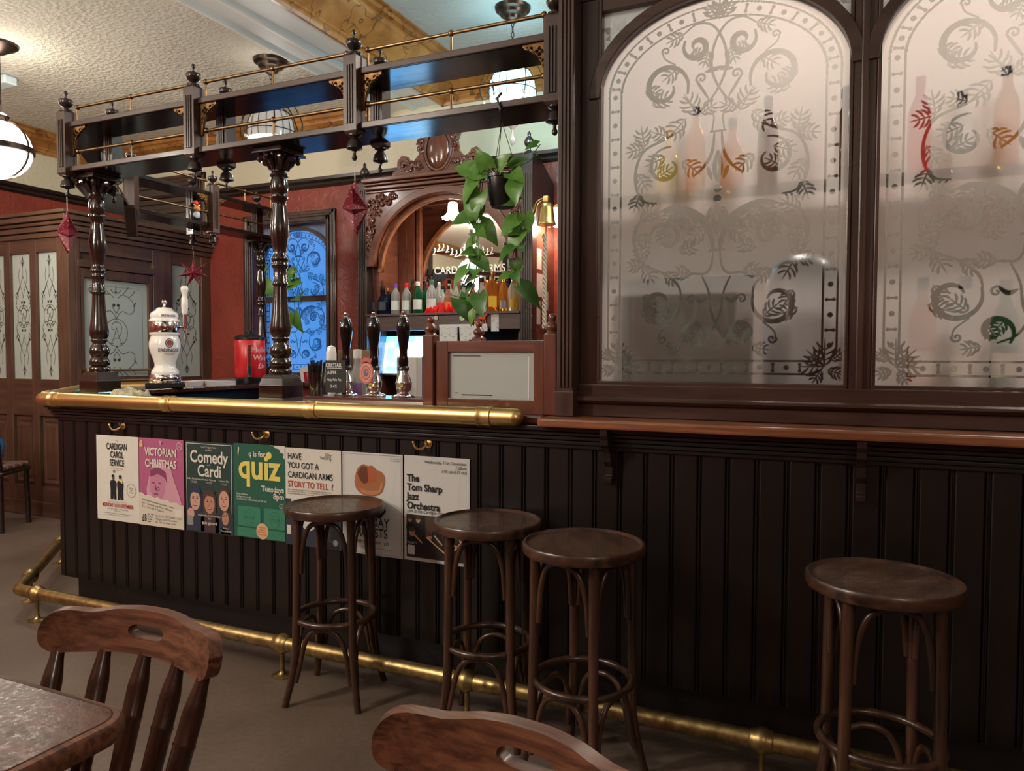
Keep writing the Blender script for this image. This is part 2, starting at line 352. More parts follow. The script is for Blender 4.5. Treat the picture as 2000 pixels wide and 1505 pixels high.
def arched_mask(res):
    w=int(round(PW/res))+1; h=int(round(PH/res))+1; M=np.zeros((h,w)); cx=PW/2; sp=PH-RISE
    Z,X=np.mgrid[0:h,0:w]*res
    # distance to the pane edge
    def ell(off):
        a,b=PW/2-off,RISE-off; return np.where(Z>sp,np.hypot((X-cx)/a,(Z-sp)/b),np.abs(X-cx)/a)
    def ring(off,t):
        e=ell(off); g=np.where(Z>sp,(PW/2+RISE)/2-off,PW/2-off); return (np.abs(e-1)*g<t)&(Z>.10)
    M[ring(.034,.0035)|ring(.078,.0035)]=1
    for zz in (.034,.078): M[(np.abs(Z-zz)<.0035)&(np.abs(X-cx)<cx-.105)]=1
    def bead(x,z,tx,tz,i):
        if i%2==0: stamp(M,res,x,z,.0085)
        else:
            for t in (-.011,-.008,-.004,0,.004,.008,.011):
                q=.0028+.35*abs(t)*.6; stamp(M,res,x+t*-tz,z+t*tx,.0036 if abs(t)<.009 else .0056)
    i=0
    for k in range(14): bead(.125+(PW-.25)*(k+.5)/14,.056,1,0,k)
    nz=18
    for k in range(nz):
        z=.13+(sp-.13)*k/nz; bead(.056,z,0,1,k); bead(PW-.056,z,0,1,k)
    na=26
    for k in range(na+1):
        a=math.pi*k/na; bead(cx+(PW/2-.056)*math.cos(a),sp+(RISE-.056)*math.sin(a),-math.sin(a),math.cos(a),k)
    s=lambda p,a,b=None,c=None: stroke(M,res,p,a*1.3,(b*1.3 if b else None),(c*1.25 if c else None))
    T=PH
    # crossing loops at the top
    s([(.30,T-.115),(.345,T-.088),(.395,T-.10),(.43,T-.15),(.445,T-.21),(.44,T-.265),(.415,T-.32),(.385,T-.36),(.35,T-.395)],.004,.004,.007)
    s(spiral(.345,T-.165,.048,.012,150,560),.006,.004,.016); leaf(M,res,.30,T-.115,200,.05)
    leaf(M,res,.385,T-.185,250,.045); leaf(M,res,.32,T-.2,20,.04)
    # big side scrolls
    s([(.375,T-.40),(.33,T-.36),(.30,T-.33)],.004,.004); 
    s(spiral(.235,T-.29,.085,.03,-20,-20+385),.006,.005,.016); leaf(M,res,.19,T-.345,20,.06); leaf(M,res,.165,T-.29,-20,.05); leaf(M,res,.285,T-.225,215,.055)
    s([(.27,T-.215),(.235,T-.19),(.225,T-.165)],.004,.004); s(spiral(.238,T-.165,.014,.003,180,-180),.005,.004)
    s([(.385,T-.345),(.36,T-.305),(.345,T-.28)],.005,.005,.008); s(spiral(.362,T-.275,.018,.003,190,-200),.006,.005); s([(.375,T-.255),(.405,T-.25),(.43,T-.245)],.004,.003,.012)
    s([(.40,T-.20),(.392,T-.225),(.392,T-.25)],.003,.003,.01)
    leaf(M,res,.35,T-.40,120,.07); leaf(M,res,.36,T-.395,30,.05); leaf(M,res,.31,T-.405,225,.07)
    # vase and lozenge
    s([(.395,T-.385),(.405,T-.41),(.402,T-.44),(.40,T-.455)],.004); M[(np.abs(Z-(T-.46))<.004)&(np.abs(X-cx)<.028)]=1
    s([(.408,T-.465),(.40,T-.53),(.375,T-.575),(.34,T-.605)],.005,.005,.009)
    for z0,sg in ((T-.60,1),(T-.74,-1)):
        s([(cx-.001,z0+.03*sg*-1),(cx-.011,z0+.015*sg),(cx-.001,z0+.075*sg)],.006,.003,.012)
        s([(.40,z0-.02*sg),(.385,z0+.02*sg)],.006,.003,.012)
    stamp(M,res,cx,T-.655,.013); stamp(M,res,cx,T-.69,.013)
    # middle scrolls
    s([(.30,T-.44),(.235,T-.47),(.165,T-.50),(.135,T-.56),(.135,T-.63),(.165,T-.68),(.21,T-.69)],.004,.004,.008)
    for q in ((.165,T-.49,100,.06),(.165,T-.49,190,.055),(.14,T-.58,-60,.06),(.15,T-.65,-110,.055),(.25,T-.46,160,.05),(.24,T-.53,200,.06),(.30,T-.55,-40,.06),(.21,T-.60,30,.05)): leaf(M,res,*q)
    s(spiral(.245,T-.565,.07,.025,80,400),.004,.004,.011)
    # acanthus arms
    s([(.408,T-.86),(.40,T-.815),(.375,T-.765),(.33,T-.73),(.27,T-.712),(.225,T-.72)],.006,.006,.022)
    for q in ((.36,T-.752,200,.06),(.32,T-.728,215,.06),(.28,T-.716,230,.055),(.385,T-.785,215,.06)): leaf(M,res,*q)
    M[(np.abs(Z-(T-.865))<.004)&(np.abs(X-cx)<.028)]=1
    s([(.225,T-.72),(.16,T-.74),(.13,T-.80),(.14,T-.87),(.17,T-.905)],.004,.004,.01)
    s(spiral(.245,T-.815,.062,.02,190,-150),.005,.004,.014)
    for q in ((.15,T-.745,30,.06),(.135,T-.80,-30,.05),(.165,T-.90,100,.06),(.165,T-.90,190,.05),(.165,T-.905,300,.06),(.25,T-.77,250,.055),(.27,T-.80,200,.05),(.29,T-.865,20,.055)): leaf(M,res,*q)
    # stems down
    s([(.408,T-.87),(.402,T-.92),(.38,T-.945),(.335,T-.945),(.30,T-.965)],.004,.004,.007)
    s([(.17,T-.91),(.24,T-.94),(.29,T-.985),(.30,T-1.03)],.004,.004,.007); leaf(M,res,.24,T-.935,-40,.05); leaf(M,res,.335,T-.945,170,.05)
    s(spiral(.225,T-1.05,.078,.03,20,-330),.006,.005,.015)
    for q in ((.155,T-1.07,-20,.055),(.17,T-1.01,-60,.05),(.265,T-1.095,140,.055)): leaf(M,res,*q)
    s([(.265,T-1.115),(.23,T-1.145),(.222,T-1.17)],.004,.004); s(spiral(.235,T-1.172,.015,.003,180,560),.006,.005)
    s([(.37,T-.95),(.395,T-1.01),(.405,T-1.08),(.43,T-1.14),(.455,T-1.17),(.50,T-1.19)],.004,.004,.007)
    s(spiral(.335,T-1.155,.052,.014,-40,300),.006,.004,.016); leaf(M,res,.30,T-1.20,190,.045); leaf(M,res,.31,T-1.13,-60,.045); leaf(M,res,.365,T-1.115,230,.045)
    s([(.34,T-1.02),(.365,T-1.04),(.39,T-1.03)],.004,.003,.012); s(spiral(.335,T-1.035,.016,.003,60,420),.006,.005)
    # corner leaves of the border
    for q in ((.07,.06,90,.07),(.07,.06,45,.06),(.07,.06,0,.06),(.06,.05,200,.04),(.08,.05,-60,.04),(.05,.08,140,.04)): leaf(M,res,*q)
    leaf(M,res,cx,T-.085,90,.055,False); leaf(M,res,cx-.01,T-.08,120,.05)
    return M
def arched_pane(res):
    M=arched_mask(res); h,w=M.shape; xs=np.linspace(0,PW,w); zs=np.linspace(0,PH,h); sp=PH-RISE
    # keep grid columns, squeeze rows under the arch
    X=np.tile(xs,(h,1)); top=sp+RISE*np.sqrt(np.clip(1-((xs-PW/2)/(PW/2))**2,0,1))
    Z=np.tile(zs[:,None],(1,w)); inside=Z<=top[None,:]+1e-9
    Zc=np.minimum(Z,top[None,:])
    idx=np.arange(h*w).reshape(h,w)
    keep=(inside[:-1,:-1]|inside[:-1,1:])
    q=np.stack([idx[:-1,:-1],idx[:-1,1:],idx[1:,1:],idx[1:,:-1]],-1)[keep]
    used=np.unique(q); re=-np.ones(h*w,int); re[used]=np.arange(len(used)); q=re[q]
    V=np.stack([X.ravel(),np.zeros(h*w),Zc.ravel()],-1)[used]; A=M.ravel()[used]
    me=bpy.data.meshes.new('arched_pane'); me.from_pydata(V.tolist(),[],q.tolist())
    at=me.attributes.new('etch','FLOAT','POINT'); at.data.foreach_set('value',A.astype(np.float32)); return me
PANE=arched_pane(.0023)
def arch_pts(cx,hw,sp,rise,n=28): return [(cx+hw*math.cos(math.pi*k/n),sp+rise*math.sin(math.pi*k/n)) for k in range(n+1)]
def arch_frame(x0,x1,zb,spring,rise,outer_x0,outer_x1,outer_z1,y0,y1):
    """spandrel ring between an arch and nothing else: the curved bead"""
    cx=(x0+x1)/2; hw=(x1-x0)/2; t=.03
    a=arch_pts(cx,hw,spring,rise); o=arch_pts(cx,hw+t,spring,rise+t)
    return [[p for p in a]+[p for p in o[::-1]]]
# ------------------------------------------------------------------ window in the back wall
win=thing('window_1','blue lit arched etched sash window in the red back wall','window',kind=S)
me=PANE.copy(); me.materials.clear(); me.materials.append(ETCHBLUE); p=put('pane',me,None,win,loc=(WX0,5.52,1.155)); 
def architrave(parent,x0,x1,z0,z1,w,y,matx,matz):
    for k,(d,wd,pr) in enumerate(((0,w,.02),(.012,.03,.035),(.05,.022,.03),(w-.035,.03,.03))):
        b=B(); b.box(x0-d-wd,x0-d,y-pr,y,z0,z1+d+wd).box(x1+d,x1+d+wd,y-pr,y,z0,z1+d+wd).box(x0-d-wd,x1+d+wd,y-pr,y,z1+d,z1+d+wd)
        b.build('architrave',matz,parent,bev=.004)
architrave(win,WX0,WX1,.95,2.5,.105,5.4,frame('X'),frame('Z'))
b=B(); b.box(WX0-.001,WX0+.03,5.47,5.55,1.08,2.5).box(WX1-.03,WX1+.001,5.47,5.55,1.08,2.5).box(WX0,WX1,5.47,5.55,1.08,1.16).build('sash_frame',frame('Z'),win,bev=.004)
B().box(WX0,WX1,5.46,5.55,1.81,1.86).build('meeting_rail',frame('X'),win,bev=.004)
me=curve_mesh([[(WX0-.01,2.18),(WX0-.01,2.55),(WX1+.01,2.55),(WX1+.01,2.18)]+arch_pts((WX0+WX1)/2,(WX1-WX0)/2-.03,2.18,.285)],.03)
put('spandrel',me,SPANDREL,win,loc=(0,5.515,0))
me=curve_mesh(arch_frame(WX0+.03,WX1-.03,0,2.18,.285,0,0,0,0,0),.05); put('arch_bead',me,frame('X'),win,loc=(0,5.49,0))
B().box(WX0-.15,WX1+.15,5.28,5.47,1.045,1.08).build('sill',frame('X'),win,bev=.006)
# framed panel high on the back wall
pan=thing('door_1','grey-brown framed panel high on the back wall above the porch','panel',kind=S)
B().box(-6.62,-5.72,5.37,5.4,1.9,2.95).build('panel',plain('grey_brown_panel',(.07,.055,.042),.5),pan)
architrave(pan,-6.62,-5.76,1.9,2.95,.12,5.4,frame('X'),frame('Z'))
for z in (2.70,2.80): B().box(-6.62,-5.76,5.345,5.37,z,z+.05).build('rail',frame('X'),pan,bev=.006)
# ------------------------------------------------------------------ bar front
YF=2.542
bar=thing('boarded_bar','black-stained boarded bar front under the brass-edged counter','bar')
def board_mesh(h,w=.0918):
    p=[(0,.022),(0,.008),(.003,.003),(.007,.003),(.010,.009),(.014,.009),(.016,.002),(.019,0),(w-.004,0),(w-.0005,.004),(w-.0005,.022)]
    return B().prism(p,'XY',0,h).mesh('board')
bmesh_=board_mesh(.81); bmesh_.materials.append(board('Z'))
x=-.729-.092*32; k=0
while x<1.09:
    put('board',bmesh_,None,bar,loc=(x,YF-.001+random.uniform(-.001,.001),.178)); x+=.092
B().box(-3.697,-3.673+.008,YF,YF+.022,.178,.988).build('board',board('Z'),bar,bev=.003)
for k in range(9):
    o=put('board',bmesh_,None,bar,loc=(-3.697-(k+1)*.092*.7071,2.542+(k+1)*.092*.7071,.178)); o.rotation_euler=(0,0,math.radians(-45))
for k in range(16):
    o=put('board',bmesh_,None,bar,loc=(-4.29,3.13+(k+1)*.092,.178)); o.rotation_euler=(0,0,math.radians(-90))
pl=B(); pl.prism([(1.18,2.61),(-3.66,2.61),(-4.22,3.17),(-4.22,4.9),(-4.1,4.9),(-4.1,3.2),(-3.6,2.7),(1.18,2.7)],'XY',.0,.3); pl.build('plinth',board('X'),bar)
pl=B(); pl.prism([(1.18,YF+.02),(-3.69,YF+.02),(-4.27,3.122),(-4.27,4.9),(-4.2,4.9),(-4.2,3.2),(-3.64,2.62),(1.18,2.605)],'XY',.17,1.06); pl.build('backing',board('X'),bar)
# stepped frieze under the counter, one moulding per step
for z0,z1,d in ((.985,1.0,.012),(1.0,1.014,.020),(1.017,1.031,.030),(1.034,1.048,.042),(1.05,1.068,.058)):
    y=YF-d; q=d*.4142
    B().prism([(1.18,y),(-3.697-q,y),(-4.29-d,3.135-q),(-4.29-d,4.9),(-4.25,4.9),(-4.25,3.16),(-3.67,2.58),(1.18,2.58)],'XY',z0,z1).build('frieze_moulding',board('X'),bar,bev=.003)
for i,x in enumerate((-.757,.045)):
    pr=[(2.452,1.066),(2.452,1.045),(2.462,1.03),(2.462,1.01),(2.475,1.0),(2.49,.98),(2.50,.95),(2.518,.93),(2.518,.90),(2.505,.893),(2.505,.875),(2.545,.87),(2.545,1.066)]
    B().prism(pr,'YZ',x-.014,x+.014).build('corbel',dark('Z'),bar,bev=.002)
# counter top and ledge
ct=B(); ct.prism([(-1.005,2.511),(-3.715,2.511),(-4.60,3.396),(-4.60,4.9),(-4.06,4.9),(-4.06,3.28),(-3.60,2.82),(-1.56,2.82),(-1.56,3.05),(-1.005,3.05)],'XY',1.068,1.10)
tag(ct.build('counter_top',wood('dark_polished_counter',(.028,.010,.007),(.07,.024,.014),'X',.16,coat=.5),bev=.006),'dark polished wooden bar counter top with a canted corner','counter')
lp=[(-.985,2.442),(1.2,2.442),(1.18,2.61),(-1.005,2.61),(-1.005,2.462),(-1.0,2.45)]
tag(B().prism(lp,'XY',1.067,1.098).build('drinks_ledge',edgew('X'),bev=.008),'worn orange-brown wooden ledge below the frosted windows','ledge')
# brass rail round the counter edge
br=thing('bar_rail','thick polished brass rail along the counter edge','rail')
def path(p,n): return [Vector(p[i]).lerp(Vector(p[i+1]),k/n) for i in range(len(p)-1) for k in range(n)]+[Vector(p[-1])]
zr=1.094
pts=[(-1.10,2.477,zr),(-3.69,2.477,zr),(-3.728,2.489,zr),(-3.76,2.52,zr),(-4.61,3.37,zr),(-4.635,3.41,zr),(-4.64,3.46,zr),(-4.64,4.88,zr)]
t=B().tube(pts,.034,18); t.ball((-1.10,2.477,zr),.034,18,10); t.build('rail',BRASS,br,40)
for x in (-1.217,-2.01,-2.83,-3.61):
    c=B(); c.lathe([(.036,-.03),(.038,-.028),(.038,-.018),(.0365,-.015),(.0365,.015),(.038,.018),(.038,.028),(.036,.03)],20,(x,2.477,zr),'X'); c.build('collar',BRASS,br,40)
c=B(); c.lathe([(.036,-.03),(.038,-.028),(.038,.028),(.036,.03)],20,(0,0,0),'X').xf(Matrix.Translation((-3.80,2.56,zr))@Matrix.Rotation(math.radians(-45),4,'Z')); c.build('collar',BRASS,br,40)
# foot rail
fr=thing('foot_rail','tarnished brass foot rail on short flanged legs along the bar base','rail')
zf=.135
FR=.0285
pts=[(1.15,2.38,zf),(-3.76,2.38,zf),(-3.79,2.386,zf),(-3.82,2.41,zf),(-4.62,3.21,zf)]
B().tube(pts,FR,16).build('pipe',OLDBRASS,fr,40)
def ballj(x,y,rz=0):
    b=B(); b.lathe([(.029,-.035),(.033,-.03),(.033,-.022),(.038,-.014),(.041,0),(.038,.014),(.033,.022),(.033,.03),(.029,.035)],18,(0,0,0),'X').xf(Matrix.Translation((x,y,zf))@Matrix.Rotation(rz,4,'Z')); o=b.build('ball_joint',OLDBRASS,fr,40)
    l=B(); l.lathe([(.045,0),(.045,.004),(.02,.008),(.011,.016),(.009,.03),(.009,zf-.03),(.011,zf-.02)],14,(x,y,0)); l.build('leg',OLDBRASS,fr,40)
for x in (-3.646,-2.10,-1.244,-.219,.72): ballj(x,2.38)
for d in (.22,1.0): ballj(-3.81-d*.7071,2.40+d*.7071,math.radians(-45))
# brass coat hooks
for i,x in enumerate((-3.223,-2.324,-1.508)):
    h=thing('coat_hook',('brass coat hook above the carol service poster','brass coat hook above the green quiz poster','brass coat hook above the pudding poster')[i],'hook',(x,2.538,.972),group='brass hooks under the counter')
    B().lathe([(.017,0),(.017,-.003),(.012,-.005)],14,(.012,0,0),'Y').build('plate',BRASS,h,40)
    B().tube(bez([(.012,-.004,0),(.01,-.018,-.006),(0,-.03,-.016),(-.018,-.038,-.016),(-.03,-.04,-.004),(-.034,-.04,.006)],5),.0042,8).ball((-.034,-.04,.008),.006).build('hook',BRASS,h,40)
    B().tube(bez([(.012,-.004,0),(.014,-.02,.008),(.014,-.026,.016)],4),.004,8).build('peg',BRASS,h,40)
# ------------------------------------------------------------------ frosted window screen on the bar
FZ=frame('Z'); FX=frame('X')
def screen_window(name,x0,label):
    x1=x0+PW; wn=thing(name,label,'window',kind=S)
    if not PANE.materials: PANE.materials.append(ETCH)
    put('pane',PANE,None,wn,loc=(x0,2.655,1.225))
    cx=(x0+x1)/2; sp=1.225+PH-RISE
    for sg in (-1,1):
        half=[p for p in arch_pts(cx,PW/2+.006,sp,RISE+.006) if (p[0]-cx)*sg>=-1e-6]
        if sg>0: poly=half+[(cx,2.6),(x1,2.6),(x1,sp)]
        else: poly=[(x0,sp),(x0,2.6),(cx,2.6)]+half
        put('spandrel_pane',curve_mesh([poly],.004),SPANDREL,wn,loc=(0,2.657,0))
        fl=thing_flower(cx+sg*(PW/2-.062),2.475,sg); fl.parent=wn
    put('arch_bead',curve_mesh([arch_pts(cx,PW/2-.004,sp,RISE-.004)+arch_pts(cx,PW/2+.03,sp,RISE+.03)[::-1]],.045,.003),FX,wn,loc=(0,2.645,0))
    for a in (x0,x1-.012): B().box(a,a+.012,2.625,2.66,1.225,2.6).build('glazing_bead',FZ,wn,bev=.003)
    B().box(x0,x1,2.625,2.66,1.213,1.228).build('glazing_bead',FX,wn,bev=.003)
    B().box(x0,x1,2.63,2.68,2.556,2.60).build('glazing_bead',FX,wn,bev=.003)
    return wn
def thing_flower(x,z,sg):
    """pale bevelled flower cut in the corner glass"""
    b=B()
    for k in range(8):
        a=2*math.pi*k/8+.3; L=.062 if k%2 else .045; d=Vector((math.cos(a),math.sin(a))); n=Vector((-d.y,d.x))
        p=[Vector((x,z))+d*.012,Vector((x,z))+d*L*.6+n*.013,Vector((x,z))+d*L,Vector((x,z))+d*L*.6-n*.013]
        b.prism([(q.x,q.y) for q in p],'XZ',2.6535,2.6548)
    b.lathe([(.011,2.6532),(.011,2.6552)],12,(x,0,z),'Y')
    return b.build('cut_flower',plain('pale_cut_glass',(.55,.60,.60),.15))
screen_window('window_2',-.839,'wide frosted arched window with scroll etching beside the fluted pilaster')
screen_window('window_3',.069,'frosted arched window with scroll etching cut off by the picture edge')
sc=thing('partition_screen','dark wooden screen frame holding the two frosted arched windows','screen',kind=S)
for x0,x1 in ((-.905,-.839),(.001,.069),(.909,.98)):
    B().box(x0,x1,2.63,2.69,1.165,2.62).build('stile',FZ,sc,bev=.004)
    if x0>-.5: B().box((x0+x1)/2-.012,(x0+x1)/2+.012,2.618,2.632,1.20,2.60).build('bead',FZ,sc,bev=.005)
B().box(-.905,1.2,2.615,2.69,1.168,1.216).build('bottom_rail',FX,sc,bev=.004)
B().prism([(2.59,1.152),(2.583,1.158),(2.583,1.166),(2.59,1.172),(2.69,1.176),(2.69,1.146),(2.60,1.146)],'YZ',-.905,1.2).build('sill_nosing',FX,sc,30)
B().box(-.905,1.2,2.612,2.69,1.098,1.146).build('base_board',FX,sc,bev=.003)
B().box(-.905,1.2,2.625,2.69,2.60,2.64).build('top_rail',FX,sc,bev=.004)
B().box(-.905,1.2,2.605,2.69,2.64,2.665).build('transom_bead',FX,sc,bev=.006)
B().box(-.905,1.2,2.635,2.69,2.665,3.62).build('header_panel',FX,sc)
B().box(1.2,3.2,2.60,2.69,0,3.62).build('end_panel',FZ,sc)
B().box(-.905,1.2,2.715,2.74,0,1.10).build('base_panel',board('X'),sc)
pi=thing('pilaster','tall fluted dark wood pilaster beside the frosted windows','pilaster',kind=S)
B().box(-.968,-.905,2.556,2.72,1.10,3.62).build('shaft',FZ,pi,bev=.003)
for k in range(4):
    x=-.961+k*.0145; B().prism([(x,2.557),(x+.002,2.549),(x+.010,2.549),(x+.012,2.557)],'XY',1.205,3.6).build('flute',FZ,pi)
B().box(-.974,-.900,2.548,2.72,1.10,1.19).build('base_block',FZ,pi,bev=.003)
# ------------------------------------------------------------------ behind the frosted glass
SH=gloss_mix('glass_shelf',1,(.42,.46,.45),.05,.15)
tag(B().box(-.93,1.2,2.745,2.90,1.901,1.913).build('glass_shelf',SH),'glass bottle shelf behind the frosted windows','shelf')
tag(B().box(-.93,1.2,2.70,3.05,1.185,1.215).build('servery_counter',frame('X')),'dark servery counter behind the frosted windows','counter')
tag(B().box(-.765,-.30,2.70,2.725,1.215,1.602).build('grey_board',plain('grey_green_board',(.13,.145,.13),.6),bev=.006),'grey rectangular board standing behind the frosted window','board')
tag(B().lathe([(.12,0),(.13,.02),(.135,.2),(.13,.36),(.11,.42),(.07,.455),(.02,.47)],24,(-.15,2.88,1.215)).build('dark_urn',plain('dark_brown_urn',(.05,.032,.024),.4),None,40),'round-shouldered dark urn silhouetted behind the frosted window','urn')
BP={'gin':[(.0,0),(.034,0),(.036,.006),(.036,.14),(.033,.16),(.016,.19),(.013,.2),(.013,.235)],
    'round':[(.0,0),(.040,0),(.042,.006),(.042,.13),(.038,.15),(.018,.185),(.0135,.2),(.0135,.25)],
    'tall':[(.0,0),(.033,0),(.035,.006),(.035,.19),(.03,.215),(.0145,.25),(.0135,.26),(.0135,.31)],
    'square':[(.0,0),(.042,0),(.044,.006),(.044,.17),(.04,.19),(.016,.215),(.0135,.22),(.0135,.265)],
    'squat':[(.0,0),(.05,0),(.053,.008),(.053,.10),(.045,.13),(.018,.16),(.015,.17),(.015,.21)]}
def liquor(name,col,tr=.8):
    return plain(name,col,.05,trans=tr,ior=1.2)
def bottle(label,loc,kind,glass,cap,lab,group,rz=0,sc=1.0,neck=True,labz=(.035,.105),capz=.03,pour=False):
    t=thing('bottle',label,'bottle',loc,rz,group); t.scale=(sc,sc,sc); pr=BP[kind]; top=pr[-1][1]; R=pr[3][0]
    B().lathe(pr,4 if kind=='square' else 16).build('glass_body',glass,t,40,bev=.006 if kind=='square' else 0)
    if cap is not None:
        if pour: B().lathe([(.013,top-.005),(.015,top),(.015,top+.022),(.006,top+.026),(.0035,top+.06),(.003,top+.07)],10).build('pourer',cap,t,40)
        else: B().lathe([(.0145,top-capz),(.0155,top-capz+.003),(.0155,top+.003),(.0,top+.004)],14).build('cap',cap,t,40)
    if lab is not None:
        if kind=='square': f=R/math.sqrt(2); B().box(-f*.85,f*.85,-f-.001,-f+.002,*labz).build('label_paper',lab,t)
        else:
            b=B(); n=8; vs=[]
            for k in range(n+1):
                a=math.radians(-90-62+124*k/n); vs+=[((R+.0008)*math.cos(a),(R+.0008)*math.sin(a),labz[0]),((R+.0008)*math.cos(a),(R+.0008)*math.sin(a),labz[1])]
            b.add(vs,[(2*k,2*k+2,2*k+3,2*k+1) for k in range(n)]); b.build('label_paper',lab,t,60)
    return t
LQ={n:liquor(n,c) for n,c in {'amber_spirit':(.75,.30,.05),'dark_spirit':(.16,.06,.02),'golden_spirit':(.85,.55,.12),'yellow_spirit':(.8,.65,.12),'red_spirit':(.75,.05,.04),'clear_spirit':(.85,.92,.9),'green_glass':(.03,.22,.10),'navy_glass':(.02,.03,.09),'black_glass':(.012,.012,.016),'pink_spirit':(.85,.35,.25)}.items()}
PAPER=plain('label_cream',(.66,.62,.52),.6); CAPB=plain('black_cap',(.01,.01,.01),.35); CAPR=plain('red_cap',(.6,.02,.02),.35); GOLD=plain('gold_cap',(.6,.4,.15),.3,1)
g='bottles on the glass shelf behind frosted glass'
for lb,x,kd,lq,cp in (('yellowish bottle on the glass shelf, nearest the pilaster',-.62,'round','yellow_spirit',GOLD),('tall amber bottle behind the frosted glass, second from the pilaster',-.52,'tall','amber_spirit',CAPB),
    ('round amber bottle behind the centre of the frosted window',-.39,'round','amber_spirit',CAPB),('square dark bottle behind the frosted glass',-.27,'tall','dark_spirit',CAPB),('dim bottle on the glass shelf beside the mullion',-.02,'tall','dark_spirit',CAPB),
    ('tall red bottle behind the frosted window at the picture edge',.20,'tall','red_spirit',CAPR),('pale bottle beside the tall red one',.32,'round','clear_spirit',CAPB),('orange bottle on the glass shelf at the picture edge',.44,'tall','amber_spirit',CAPB)):
    bottle(lb,(x,2.81,1.913),kd,LQ[lq],cp,None,g)
for lb,x,kd,lq,s_ in (('orange bottle on the servery counter behind the window edge',.22,'tall','amber_spirit',1.15),('clear bottle on the servery counter beside the orange one',.34,'tall','clear_spirit',1.15),('green-tinted bottle on the servery counter',.45,'tall','green_glass',1.1)):
    bottle(lb,(x,2.80,1.215),kd,LQ[lq],CAPB,PAPER,'bottles on the servery counter',sc=s_)
sl=thing('servery_lamp','warm globe lamp lighting the servery behind the frosted windows','lamp',(-.35,4.0,3.44))
B().ball((0,0,0),.085,16,10).build('globe',emit('servery_globe_glow',(1,.80,.58),2),sl,40); B().lathe([(.012,.08),(.012,.18)],8).build('rod',RAILBRASS,sl)
point(sl,(0,-.05,-.1),100,(1,.87,.77),.15)
copy_tree(sl,None,(1.0,4.0,3.44),None,'second warm globe lamp behind the frosted window at the picture edge')
# ------------------------------------------------------------------ posters on the bar front
PWD,PHT=.294,.42
def ink(name,c): return plain('ink_'+name,c,.75)
INKB=ink('black',(.006,.006,.007)); INKW=ink('white',(.62,.58,.50)); INKR=ink('red',(.42,.045,.03)); INKY=ink('yellow',(.66,.56,.12)); INKG=ink('dark_green',(.01,.085,.05)); INKMG=ink('mid_green',(.03,.18,.105)); INKP=ink('pink',(.36,.085,.18)); INKLP=ink('pale_pink',(.52,.26,.33)); INKDK=ink('slate',(.02,.025,.045)); SKIN=ink('skin',(.42,.20,.13)); SKIN2=ink('skin_light',(.5,.28,.2)); INKBR=ink('pastry',(.33,.12,.045)); INKBR2=ink('dark_pastry',(.12,.03,.012)); INKGR=ink('grey',(.22,.22,.21)); INKO=ink('peach',(.62,.36,.18)); INKN=ink('navy_hair',(.02,.022,.06)); INKH=ink('brown_hair',(.06,.025,.015)); INKGRN=ink('night_green',(.012,.035,.03))
def poster(x,z,label,paper):
    t=thing('poster',label,'poster',(x,2.5365,z-PHT),group='paper posters pinned along the bar front')
    n=8; b=B(); vs=[]
    for i in range(n+1):
        for j in (0,1): vs.append((PWD*i/n,.0012*math.sin(i*1.9)*(1-j)-.0006,PHT*j))
    b.add(vs,[(2*i,2*i+2,2*i+3,2*i+1) for i in range(n)]); o=b.build('sheet',paper,t)
    m=o.modifiers.new('t','SOLIDIFY'); m.thickness=.0006
    return t
LAY=[0]
def P2(t,poly,mt,name='print',lay=1):
    me=curve_mesh([poly] if not isinstance(poly[0][0],(tuple,list)) else poly,0); return put(name,me,mt,t,loc=(0,-.0028-.0004*lay,0))
def rect(t,x0,x1,z0,z1,mt,lay=1,name='print'): return P2(t,[(x0,z0),(x1,z0),(x1,z1),(x0,z1)],mt,name,lay)
def oval(cx,cz,rx,rz,n=20,a0=0): return [(cx+rx*math.cos(2*math.pi*k/n+a0),cz+rz*math.sin(2*math.pi*k/n+a0)) for k in range(n)]
def T(t,body,x,z,size,mt,lay=2,**k): return put('lettering',text_mesh(body,size,**k),mt,t,loc=(x,-.0028-.0004*lay,z))
def line(t,x0,x1,z,mt,w=.0012,lay=1): rect(t,x0,x1,z-w/2,z+w/2,mt,lay)
PAP=ink('paper_white',(.60,.575,.51)); PAPB=ink('paper_cool',(.56,.555,.53))
xs=[-3.403,-3.105,-2.80,-2.505,-2.21,-1.909,-1.608]; zs=[.922,.922,.921,.926,.921,.921,.922]
# 1 carol service
t=poster(xs[0],zs[0],'white carol service poster with two black-coated figures and red date','' and None or PAP); C='CENTER'
T(t,'THE',.147,.392,.008,INKB,align=C); T(t,'CARDIGAN',.147,.352,.045,INKB,align=C,bold=.017,sx=.62); T(t,'CAROL',.147,.312,.045,INKB,align=C,bold=.017,sx=.62); T(t,'SERVICE',.147,.272,.045,INKB,align=C,bold=.017,sx=.62)
T(t,'a festive evening of singing\nin the pub',.147,.258,.008,INKR,align=C)
for cx in (.118,.168):
    P2(t,[(cx-.02,.105),(cx-.019,.15),(cx-.023,.185),(cx-.018,.197),(cx-.006,.202),(cx+.006,.202),(cx+.018,.197),(cx+.023,.185),(cx+.019,.15),(cx+.02,.105),(cx+.003,.105),(cx,.125),(cx-.003,.105)],INKB); P2(t,oval(cx,.214,.009,.012),ink('figure_face',(.10,.06,.045))); P2(t,oval(cx,.222,.010,.007),INKB,lay=2)
P2(t,[(.152,.205),(.185,.185),(.18,.205),(.168,.21)],INKY,lay=2); P2(t,oval(.125,.245,.008,.008),INKGR)
P2(t,[oval(.243,.158,.032,.034),oval(.243,.158,.030,.032)],INKGR); T(t,'Doors\n7.00\nSt Paul',.243,.166,.011,INKB,align=C)
